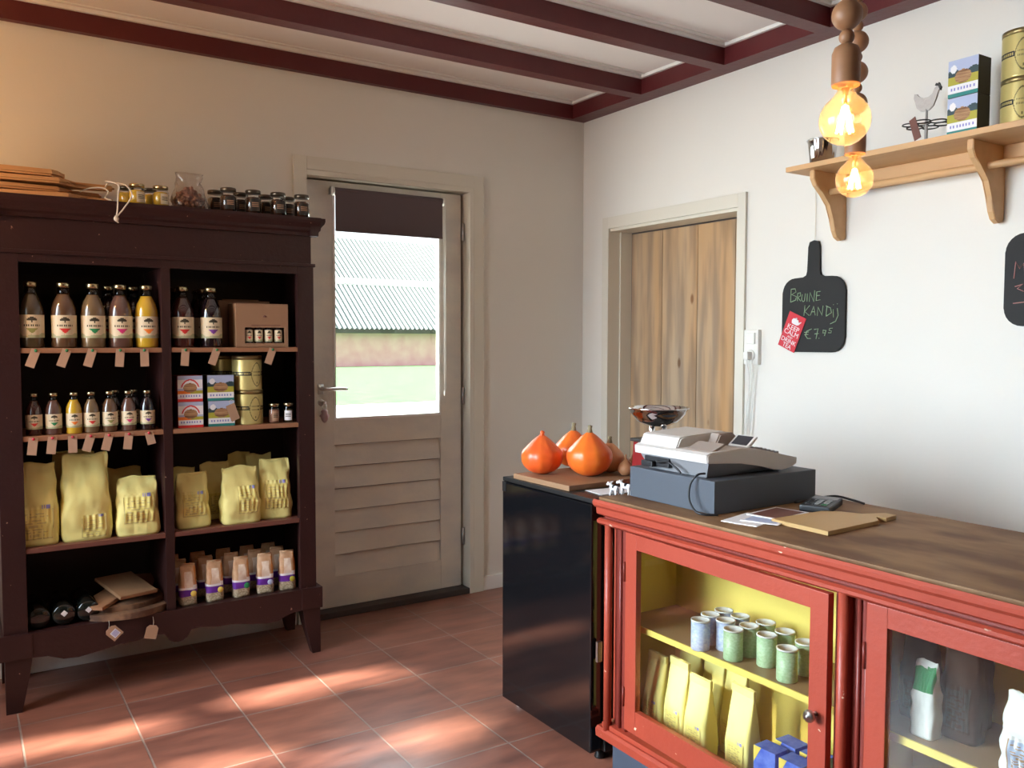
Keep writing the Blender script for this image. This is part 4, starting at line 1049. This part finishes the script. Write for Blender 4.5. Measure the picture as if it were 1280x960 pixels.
def blue_carton(u, v, label, z=ZB):
    t = thing('blue_carton', label, 'box', CP(u, v, z), random.uniform(-.06, .06), 'blue cartons in the counter display')
    b = B(); box(b, -.026, .026, -.034, .034, 0, .135, .001); obj('carton', b, 'bluebox', t)
    b = B(); prism(b, [(.034, .1352), (.010, .1352), (.034, .09)], 0, -.0268, -.0262); box(b, -.0268, -.0262, -.030, .02, .05, .054); box(b, -.0268, -.0262, -.030, .026, .03, .033); obj('printed_front', b, 'boxyel', t)
for (u, v, lb) in ((.600, .080, 'blue carton in the counter, front left of the four'), (.682, .080, 'blue carton in the counter, front right of the four'),
                   (.610, .150, 'blue carton in the counter, rear left of the four'), (.690, .150, 'blue carton in the counter, rear right of the four')):
    blue_carton(u, v, lb)
# second bay
paper_bag(*CP(1.010, .095, .4845), .055, .045, .165, 'slim clear bag with green top label behind the right counter door', 'pouches behind the right counter door', rz=-PI/2, seed=51, mats=('paper', 'l_green', 'l_green', 'l_green', 'white'), lz=(.62, .95), lx=(-.42, .42), name='snack_bag', cat='bag')
for u, v, lb, h_ in ((1.06, .15, 'dark brown pouch beside the slim green-topped bag', .235), (1.03, .235, 'dark brown pouch at the back of the right display shelf', .25), (.95, .17, 'dark brown pouch at the left end of the right display shelf', .21)):
    paper_bag(*CP(u, v, .4845), .085, .055, h_, lb, 'pouches behind the right counter door', rz=-PI/2, seed=int(u*50), mats=('dark_pouch', 'cab_in', 'dark_pouch', 'dark_pouch', 'white'), name='snack_bag', cat='bag')
paper_bag(*CP(1.235, .085, .4845), .110, .05, .165, 'pale silvery pouch at the right edge of the right display shelf', 'pouches behind the right counter door', rz=-PI/2, seed=61, mats=('paper', 'skyblue', 'kraft', 'bluestrip', 'white'), name='snack_bag', cat='bag')

# ---- on the counter top
WT = .8622
dr = thing('till_box', 'wide grey metal cash drawer under the register', 'cash drawer', CP(.205, .305, WT))
b = B(); box(b, -.218, .218, -.178, .178, 0, .094, .004); obj('case', b, 'grey_metal', dr)
b = B(); box(b, .2185, .2225, -.165, .165, .012, .082, .002); obj('drawer_front', b, 'reg_grey', dr)
rg = thing('cash_register', 'ivory and grey electronic cash register standing on the metal cash drawer', 'cash register', CP(.205, .305, WT+.0945))
# local: x = v-.305 ; y = .205-u
def rp(u, v, z): return (v-.305, .205-u, z-(WT+.0945))
Z0 = WT+.0945
b = B()
bot = [rp(.085, .115, Z0+.0005), rp(.325, .115, Z0+.0005), rp(.325, .40, Z0+.0005), rp(.085, .40, Z0+.0005)]
top = [rp(.060, .098, 1.004), rp(.350, .098, 1.004), rp(.350, .455, .985), rp(.060, .455, .985)]
A = [b.verts.new(p) for p in bot]; C = [b.verts.new(p) for p in top]
b.faces.new(A); b.faces.new(C)
for i in range(4): b.faces.new([A[i], A[(i+1) % 4], C[(i+1) % 4], C[i]])
obj('lower_housing', b, 'reg_grey', rg)
b = B()
side = [(.085, 1.003), (.083, 1.026), (.098, 1.032), (.218, 1.038), (.30, 1.030), (.467, .994), (.465, .976), (.440, .966), (.400, .961), (.36, .966), (.30, .981), (.22, .994)]
prism(b, [(v-.305, z-Z0) for v, z in side], 1, .205-.358, .205-.050, 0, .003)
obj('upper_housing', b, 'reg_light', rg)
b = B()
dome = [(.096, 1.030), (.112, 1.060), (.125, 1.064), (.290, 1.072), (.330, 1.058), (.36, 1.026), (.20, 1.030)]
prism(b, [(v-.305, z-Z0) for v, z in dome], 1, .205-.222, .205-.058, 0, .004)
obj('printer_cover', b, 'reg_light', rg)
b = B()
hood = [(.215, 1.034), (.235, 1.070), (.290, 1.071), (.345, 1.030)]
prism(b, [(v-.305, z-Z0) for v, z in hood], 1, .205-.262, .205-.2225, 0, .004); obj('hood', b, 'reg_shaded', rg)
b = B(); prism(b, [(.120-.305, 1.033-Z0), (.170-.305, 1.052-Z0), (.176-.305, 1.048-Z0), (.14-.305, 1.033-Z0)], 1, .205-.340, .205-.240); obj('paper_tray', b, 'reg_shaded', rg)
b = B(); prism(b, [(-.045, 1.036-Z0), (-.005, 1.066-Z0), (.0, 1.062-Z0), (-.03, 1.036-Z0)], 1, .205-.345, .205-.268, 0, .001); dsp = obj('customer_display', b, 'reg_light', rg)
b = B(); prism(b, [(-.0402, 1.0413-Z0), (-.0092, 1.0645-Z0), (-.008, 1.063-Z0), (-.038, 1.0405-Z0)], 1, .205-.336, .205-.277); obj('screen', b, 'screen', dsp)
b = B()
for i in range(5):
    for j in range(7):
        v = .355+.018*i; u = .085+.036*j; z = 1.030-(v-.30)*.2156
        box(b, v-.305-.007, v-.305+.007, .205-u-.013, .205-u+.013, z-Z0-.002, z-Z0+.008, .0015)
obj('keypad', b, 'reg_grey', rg)
b = B(); b2 = rp(.10, .1035, .985)
box(b, -.2095, -.195, .205-.190, .205-.085, .012, .040, .002); obj('socket_recess', b, 'black', rg)
def tp(u, v, z): return (v-.06, .2-u, z-WT)
b = B()
tube(b, arc([tp(.13, .10, .986), tp(.16, .085, .984), tp(.20, .082, .990), tp(.235, .085, .975), tp(.25, .087, .962)], 6), .0032, 8)
tube(b, arc([tp(.335, .10, .972), tp(.325, .078, .968), tp(.31, .066, .94), tp(.315, .058, .90), tp(.345, .052, .872), tp(.372, .060, .8655), tp(.395, .090, .8655)], 6), .0032, 8)
box(b, *[c for c in (.02, .045)], .2-.135, .2-.085, .966-WT, .984-WT, .004)
pcd = obj('power_cord', b, 'black', rg); pcd.data.transform(Matrix.Translation((.06-.305, .205-.2, -.0945)))

# papers, card reader, board on the counter
for k, (u, v, rz, dz, m_, lb) in enumerate(((.480, .130, .25, 0, 'paper', 'white flyer lowest on the counter beside the cash drawer'), (.500, .175, .35, .0025, 'skyblue', 'pale flyer on top of the white one beside the cash drawer'), (.480, .235, .15, .005, 'shelf_dark', 'dark brown printed leaflet topmost beside the cash drawer'))):
    t = thing('flyer', lb, 'flyer', CP(u, v, WT+dz), rz, 'flyers on the counter')
    b = B(); box(b, -.075, .075, -.052, .052, 0, .0022); obj('sheet', b, 'paper', t)
    b = B(); box(b, -.066, .066, -.044, .044, .0022, .0024); obj('print', b, m_, t)
t = thing('card_reader', 'black payment card reader lying on the counter right of the drawer', 'card reader', CP(.475, .430, WT), .42)
b = B(); box(b, -.085, .085, -.042, .042, 0, .020, .006); obj('case', b, 'black', t)
b = B(); box(b, .035, .080, -.036, .036, .0201, .0215); obj('screen', b, 'reg_grey', t)
b = B()
for i in range(4):
    for j in range(3): box(b, -.07+i*.022, -.054+i*.022, -.03+j*.022, -.014+j*.022, .020, .0225, .001, 1 if (i == 0 and j == 0) else 0)
obj('keypad', b, ['screen', 'l_green'], t)
t = thing('cable', 'thin black cable curling behind the card reader on the counter', 'cable', CP(.43, .52, WT+.004))
b = B(); tube(b, arc([(-.10, .04, 0), (-.03, .03, .004), (.03, .0, .012), (.06, -.04, .004), (.055, -.085, .0)], 6), .0035, 8); obj('cord', b, 'black', t)
t = thing('hardboard_panel', 'flat tan wooden board with notched tab on the counter top', 'board', CP(.62, .26, WT), -.02)
pts = [(-.115, .085), (-.115, -.095), (.110, -.080), (.145, -.045), (.155, -.070), (.215, -.060), (.215, -.025), (.150, .0), (.125, .055), (.085, .085)]
b = B(); prism(b, pts, 2, 0, .011, 0, .001); obj('board', b, 'mdf', t)
# small cow figurines
for k, (u, v, lb) in enumerate(((-.030, .075, 'small white and black animal figure at the counter corner, left one'), (.004, .090, 'small white and black animal figure touching the grey drawer'))):
    t = thing('animal_figurine', lb, 'figurine', CP(u, v, WT if u > -.012 else FZ), PI*.5+.3*k, 'small animal figures by the register')
    if u <= -.012: t.location = CP(-.035, .075, FZ)
    b = B()
    for xx in (-.014, .012):
        for yy in (-.006, .006): tube(b, [(xx, yy, 0), (xx, yy*.8, .012), (xx*.9, yy*.6, .022)], [.0028, .003, .004], 7)
    tube(b, [(-.019, 0, .026), (-.012, 0, .026), (.005, 0, .026), (.015, 0, .029)], [.006, .0085, .0085, .007], 12)
    tube(b, [(.012, 0, .029), (.020, 0, .039), (.030, 0, .036), (.034, 0, .033)], [.006, .0055, .0048, .0038], 10)
    tube(b, [(.019, -.004, .041), (.017, -.011, .044)], .0022, 6); tube(b, [(.019, .004, .041), (.017, .011, .044)], .0022, 6)
    obj('body', b, 'white', t)
    b = B(); tube(b, [(-.006, 0, .0285), (.002, 0, .0285)], .0085, 12); tube(b, [(-.019, 0, .03), (-.024, 0, .022), (-.023, 0, .012)], .0013, 6); obj('black_patch', b, 'black', t)

# ================================================================ WALL SHELF
SH = thing('wall_shelf', 'long pine wall shelf on shaped brackets with a rail below', 'shelf', (0, -2.2, 2.0))
b = B(); box(b, -.25, -.001, -.62, .575, .010, .030, .003); obj('shelf_board', b, 'pine', SH)
b = B(); box(b, -.020, -.001, -.60, .47, -.062, .010, .002); obj('back_rail', b, 'pine', SH)
b = B(); tube(b, [(-.105, -.62, -.066), (-.105, .50, -.066)], .0125, 14); obj('dowel', b, 'pine', SH)
for y in (-1.715, -2.335, -2.80):
    pr = [(-.001, .0098), (-.205, .0098), (-.205, -.022), (-.188, -.048), (-.150, -.075), (-.105, -.115), (-.082, -.165), (-.070, -.215), (-.055, -.240), (-.030, -.252), (-.008, -.246), (-.001, -.236)]
    b = B(); prism(b, pr, 1, y+2.2-.011, y+2.2+.011, 0, .0025); o = obj('bracket', b, 'pine', SH)
SZ = 2.0302
# chrome-ish fluted glass/metal cup
t = thing('fluted_cup', 'shiny fluted metal mould with rolled rim at the left end of the wall shelf', 'cup', (-.16, -1.727, SZ))
b = B(); lathe(b, [(.042, 0), (.044, .002), (.056, .093), (.057, .098), (.055, .096), (.041, .004), (0, .004)], 72, fn=lambda a, z: 1+.028*math.cos(18*a)*(1 if z < .09 else .2)); obj('cup', b, 'chrome', t)
b = B(); tube(b, [(.057*math.cos(a), .057*math.sin(a), .097) for a in [2*PI*k/36 for k in range(36)]], .003, 8, closed=True); obj('rim', b, 'steel', t)
# egg stand with metal hen
t = thing('egg_stand', 'iron egg stand with wire rings, topped by a pale tin hen', 'egg stand', (-.155, -2.150, SZ))
b = B(); lathe(b, [(.062, 0), (.062, .004), (0, .005)], 28); lathe(b, [(.0055, .004), (.0055, .075), (.009, .078), (.0045, .082), (.0045, .125)], 12); obj('stand', b, 'grey_deco', t)
b = B()
for k in range(6):
    a = 2*PI*k/6+.3; cx_, cy_ = .052*math.cos(a), .052*math.sin(a)
    tube(b, [(cx_+.026*math.cos(q), cy_+.026*math.sin(q), .072) for q in [2*PI*j/18 for j in range(18)]], .0024, 6, closed=True)
for k in range(3):
    a = 2*PI*k/3; tube(b, [(.0, .0, .070), (.03*math.cos(a), .03*math.sin(a), .071)], .002, 6)
obj('wire_rings', b, 'iron', t)
hen = [(-.048, .170), (-.040, .150), (-.036, .135), (-.022, .122), (-.006, .118), (.012, .120), (.026, .132), (.034, .152), (.040, .176), (.046, .186), (.050, .190), (.046, .196), (.038, .198), (.028, .190), (.022, .172), (.008, .163), (-.012, .163), (-.028, .172), (-.036, .184), (-.046, .186)]
b = B(); prism(b, [(-y, z) for y, z in hen], 0, -.004, .004, 0, .0015); hn = obj('hen', b, 'grey_deco', t)
b = B(); prism(b, [(-.030, .198), (-.034, .206), (-.039, .201), (-.044, .206), (-.048, .196), (-.052, .190), (-.050, .178), (-.046, .184), (-.042, .194)], 0, -.0045, .0045); obj('comb', b, 'iron', hn)
b = B(); prism(b, [(.012, .074), (-.010, .086), (-.034, .012), (-.010, .002)], 0, -.084, -.0825); obj('price_card', b, 'shelf_dark', t)
G = 'biscuit boxes on the wall shelf'
biscuit_box(-.185, -2.315, SZ, 'teal', 'teal-banded biscuit box on the wall shelf, lower of two', G, .100, .075, .122, rz=-PI/2)
biscuit_box(-.185, -2.315, SZ+.1225, 'teal', 'teal-banded biscuit box on the wall shelf, upper of two', G, .100, .075, .122, rz=-PI/2)
gold_tin(-.135, -2.462, SZ, 'gold tin with oval emblem on the wall shelf, lower of two', 'gold tins on the wall shelf', .062, .150, rz=-PI/2+.45)
gold_tin(-.135, -2.462, SZ+.150, 'gold tin with oval emblem on the wall shelf, upper of two', 'gold tins on the wall shelf', .062, .150, rz=-PI/2+.45)

# ---- chalkboards
def BY(px): return -1.421-.00398*(px-980)
def BZz(px, py): return 1.610-.00333*(py-350)-.00022*(px-980)
def rounded(x0, x1, z0, z1, r, n=6):
    o = []
    for cx_, cz_, a0 in ((x1-r, z1-r, 0), (x0+r, z1-r, PI/2), (x0+r, z0+r, PI), (x1-r, z0+r, 1.5*PI)):
        for k in range(n+1):
            a = a0+PI/2*k/n; o.append((cx_+r*math.cos(a), cz_+r*math.sin(a)))
    return o
def chalkboard(yc, zb, label):
    t = thing('chalkboard', label, 'chalkboard', (-.002, yc, zb))
    W_, H_ = .312, .312
    body = rounded(-W_/2, W_/2, 0, H_, .062)
    # insert the handle between the two upper corners
    n_ = 7
    q1 = body[:n_]; rest = body[n_:]
    neck = [(.050, H_), (.034, H_+.008), (.029, H_+.025), (.029, H_+.125), (.022, H_+.147), (0, H_+.153), (-.022, H_+.147), (-.029, H_+.125), (-.029, H_+.025), (-.034, H_+.008), (-.050, H_)]
    b = B(); prism(b, q1+neck+rest, 0, -.012, 0, 0, .002); obj('board', b, 'slate', t)
    return t
cbd = chalkboard(-1.582, 1.300, "black chalkboard paddle with green writing 'BRUINE KANDIJ' beside the plank door")
b = B(); tube(b, [(-.004, 0, .455), (-.003, 0, .60), (-.002, .005, .708)], .0012, 6); obj('hanging_string', b, 'rope', cbd)
S_ = [[(245,105),(240,250)],[(245,105),(290,100),(300,135),(250,165),(305,185),(298,225),(240,250)],[(320,150),(318,235)],[(320,150),(350,142),(350,180),(322,195),(355,235)],
 [(370,160),(366,225),(382,240),(398,230),(405,150)],[(428,150),(425,238)],[(450,240),(457,140),(500,238),(508,115)],[(570,125),(530,130),(525,225),(570,215)],[(530,172),(562,168)],
 [(405,280),(395,395)],[(455,280),(402,350),(452,390)],[(465,388),(500,288),(518,385)],[(475,350),(512,345)],[(540,390),(547,295),(590,382),(600,278)],[(642,280),(635,388)],[(632,280),(680,300),(690,350),(635,390)],
 [(708,312),(712,400)],[(708,262),(710,267)],[(750,300),(760,375),(735,440),(680,470)],[(748,252),(750,257)],
 [(482,535),(430,562),(415,610),(438,642),(475,640)],[(402,578),(450,570)],[(405,602),(445,598)],[(510,540),(552,528),(532,642)],[(516,588),(560,580)],[(562,630),(565,634)],
 [(637,545),(607,540),(604,572),(636,568)],[(638,540),(622,602)],[(706,515),(674,520),(670,540),(696,545),(690,566),(662,566)]]
b = B()
for s in S_:
    P_ = [(-.0135, BY(965+x/8.72)+1.582, BZz(965+x/8.72, 350+y/8.72)-1.300) for x, y in s]
    tube(b, P_, .0017, 6)
o = obj('chalk_writing', b, 'chalk', cbd); part_label(o, 'green chalk lettering: BRUINE KANDIJ, euro 7.95')
cb2 = chalkboard(-2.516, 1.398, 'black chalkboard paddle with pink writing, cut off by the right picture edge')
b = B()
for s in ([(235,475),(245,350),(275,405),(305,365),(315,470)], [(245,535),(300,520),(262,550),(308,572)], [(235,658),(330,650)], [(330,545),(345,575),(365,520)]):
    P_ = [(-.0135, -2.362-.0027*(1230+x/6-1258)+2.516, 1.693-.00273*(270+y/6-300)-1.398) for x, y in s]
    tube(b, P_, .0017, 6)
obj('chalk_writing', b, 'chalk_pink', cb2)
# red card
t = thing('greeting_card', "small red card reading 'KEEP CALM AND DRINK TEA' tucked under the chalkboard", 'card', (-.0165, -1.482, 1.385), rot=(.42, 0, 0))
t.rotation_euler = (.40, 0, 0)
b = B(); box(b, -.0012, .0012, -.046, .046, -.078, .078, .0004); obj('card', b, 'card_red', t)
Tm = Matrix(((0, 0, -1, -.0014), (-1, 0, 0, 0), (0, 1, 0, 0), (0, 0, 0, 1)))
for s, z, sz in (('KEEP', .008, .030), ('CALM', -.016, .030), ('AND', -.029, .013), ('DRINK', -.051, .027), ('TEA', -.073, .027)):
    text_mesh(s, sz, Matrix.Translation((0, 0, z)) @ Tm, 'white', 'lettering', t)
b = B(); pts = [(-.016, .036), (-.020, .048), (-.014, .058), (.012, .058), (.018, .048), (.028, .056), (.031, .054), (.020, .038), (.012, .034), (-.010, .034)]
prism(b, [(-a, c) for a, c in pts], 0, -.0022, -.0013); tube(b, [(-.0018, .0, .058), (-.0018, .0, .064)], .004, 8)
obj('teapot_picture', b, 'white', t)

# ================================================================ PENDANT LAMPS
def pendant(x, y, zb, label, beads, power, group='wooden bead pendant lamps', cat='lamp'):
    """zb = centre of the glass bulb"""
    t = thing('pendant_lamp', label, cat, (x, y, zb), 0, group)
    R_ = .0475
    prof = [(0, -R_)]
    for k in range(1, 17):
        th = PI*k/20; prof.append((R_*math.sin(th), -R_*math.cos(th)))
    prof += [(.021, .046), (.0155, .054), (.0135, .064)]
    b = B(); lathe(b, prof, 40); bu = obj('bulb', b, 'bulb', t)
    b = B()
    lathe(b, [(.004, .028), (.0035, .045), (.008, .060)], 10); tube(b, [(0, 0, .03), (0, 0, -.012)], .0018, 6)
    obj('glass_stem', b, 'brass', bu)
    b = B()
    for k in range(6):
        a = 2*PI*k/6; tube(b, [(.004*math.cos(a), .004*math.sin(a), .026), (.015*math.cos(a), .015*math.sin(a), -.024)], .0022, 6)
    obj('filament', b, 'filament', bu)
    b = B(); lathe(b, [(.0135, .060), (.0135, .068), (.024, .0665), (.0255, .064), (.0265, .068), (.0265, .124), (.022, .136), (.012, .142), (0, .142)], 32); obj('socket', b, 'lampwood', t)
    z = .142
    for r_ in beads:
        b = B(); pr = [(0, -r_)]+[(r_*math.sin(PI*k/14), -r_*math.cos(PI*k/14)) for k in range(1, 14)]+[(0, r_)]
        lathe(b, pr, 24, (0, 0, z+r_*.96)); obj('bead', b, 'lampwood', t); z += 2*r_*.955
    b = B(); tube(b, [(0, 0, .14), (0, 0, ZC-.03-zb)], .0028, 8); obj('cord', b, 'lampwood', t)
    b = B(); lathe(b, [(.045, ZC-.0315-zb), (.045, ZC-.002-zb), (0, ZC-.0005-zb)], 24); obj('ceiling_rose', b, 'lampwood', t)
    l = bpy.data.lights.new('bulb_light', 'POINT'); l.energy = power; l.color = (1, .58, .25); l.shadow_soft_size = .018
    lo = bpy.data.objects.new('bulb_light', l); lo.parent = t; lo.location = (0, 0, 0); COL.objects.link(lo)
    return t
pendant(-1.575, -2.857, 1.771, 'nearer, larger-looking pendant lamp with glowing globe bulb and wooden bead cord', [.0145, .0285, .016, .024, .014, .028, .016, .024, .014, .028, .014], 1.3)
pendant(-1.024, -2.488, 1.772, 'farther pendant lamp with glowing globe bulb hanging in front of the wall shelf', [.014, .028, .014, .028, .013, .028, .014, .024, .014, .024], 1.3)
pendant(-3.45, -.80, 2.02, 'pendant lamp over the left end of the room', [.012, .024, .012, .024, .011], 20, None)

# ================================================================ OUTSIDE
b = B(); box(b, -30, 60, .25, 13.0, -.14, -.03); o = obj('yard_paving', b, 'paving'); o['kind'] = 'structure'
b = B(); box(b, -30, -4.62, -30, .25, -.14, -.03); o = obj('bounce_ground', b, 'warm_ground'); o['kind'] = 'structure'  # unseen ground, added to bounce warm sunlight up into the room
b = B(); box(b, -30, 60, 13.0, 80, -.14, -.02); o = obj('meadow', b, 'grass'); o['kind'] = 'structure'
bn_ = thing('barn', 'long low barn with pale corrugated roof and pinkish brick wall beyond the grass', 'barn', (20, 36, -.02))
b = B(); box(b, -18, 22, 0, 10, 0, 1.78); obj('brick_wall', b, 'brick', bn_)
b = B(); box(b, -18.2, 22.2, -.42, -.30, 1.66, 1.86); obj('gutter', b, 'sill', bn_)
b = B()
nx = 620
def wav(i): return .05*math.cos(i*PI/2)
for (y0, z0, y1, z1) in ((-.4, 1.88, 3.0, 4.3), (3.1, 4.55, 7.0, 7.2)):
    vs = [(b.verts.new((-18.3+40.6*i/nx, y0, z0+wav(i))), b.verts.new((-18.3+40.6*i/nx, y1, z1+wav(i)))) for i in range(nx+1)]
    for i in range(nx): b.faces.new([vs[i][0], vs[i+1][0], vs[i+1][1], vs[i][1]])
    vs2 = [(b.verts.new((-18.3+40.6*i/nx, y0+.03, z0-.09)), b.verts.new((-18.3+40.6*i/nx, y1+.03, z1-.09))) for i in (0, nx)]
    b.faces.new([vs2[0][0], vs2[1][0], vs2[1][1], vs2[0][1]])
obj('corrugated_roof', b, 'roof', bn_)
b = B(); box(b, -18.3, 22.3, 2.95, 3.12, 4.25, 4.62); obj('roof_fascia', b, 'white_trim', bn_)
# bushes of leaves outside the left windows cast the dappled shade
def leafy(name, label, cx_, y0, y1, z0, z1, n_, targets, seed, rad):
    rs = random.Random(seed); t = thing(name, label, 'tree', (cx_, (y0+y1)/2, -.03))
    b = B(); ym = (y0+y1)/2
    tube(b, [(0, 0, 0), (.05, .05, 1.0), (-.03, -.05, 2.2), (0, 0, z1-.3)], [.10, .08, .06, .03], 10); obj('trunk', b, 'bark', t)
    b = B()
    for k in range(n_):
        p = Vector((cx_+rs.uniform(-.5, .5), rs.uniform(y0, y1), rs.uniform(z0, z1))); ok = True
        for (tx, ty, tz, rr) in targets:
            d = p-Vector((tx, ty, tz)); perp = d-SUN_DIR*d.dot(SUN_DIR)
            if perp.length < rr*.68+.03: ok = False; break
        if not ok: continue
        u = Vector((rs.gauss(0, 1), rs.gauss(0, 1), rs.gauss(0, 1))).normalized(); v = u.cross(Vector((rs.gauss(0, 1), rs.gauss(0, 1), rs.gauss(0, 1)))).normalized()
        s = rs.uniform(.05, .085); q = p-Vector((cx_, ym, -.03))
        pts = [q-u*s, q-u*s*.2+v*s*.45, q+u*s, q-u*s*.2-v*s*.45]
        b.faces.new([b.verts.new(x) for x in pts])
    obj('foliage', b, 'leaf', t)
T = [(-2.02, -.735, 0, .10), (-1.90, -.70, 0, .09), (-1.72, -.72, 0, .05), (-1.70, -1.36, 0, .085), (-2.75, -.74, 0, .07), (-2.55, -.76, 0, .06), (-2.95, -.72, 0, .07), (-2.42, -1.16, 0, .06), (-2.02, -1.33, 0, .05), (-2.25, -1.22, 0, .05), (-1.62, -.82, 0, .05),
     (-1.255, -2.12, .33, .05), (-1.25, -2.30, .33, .03)]
leafy('leafy_tree', 'leafy tree outside the window of the left wall', -6.6, -3.3, .4, 1.2, 4.6, 26000, T, 5, .1)
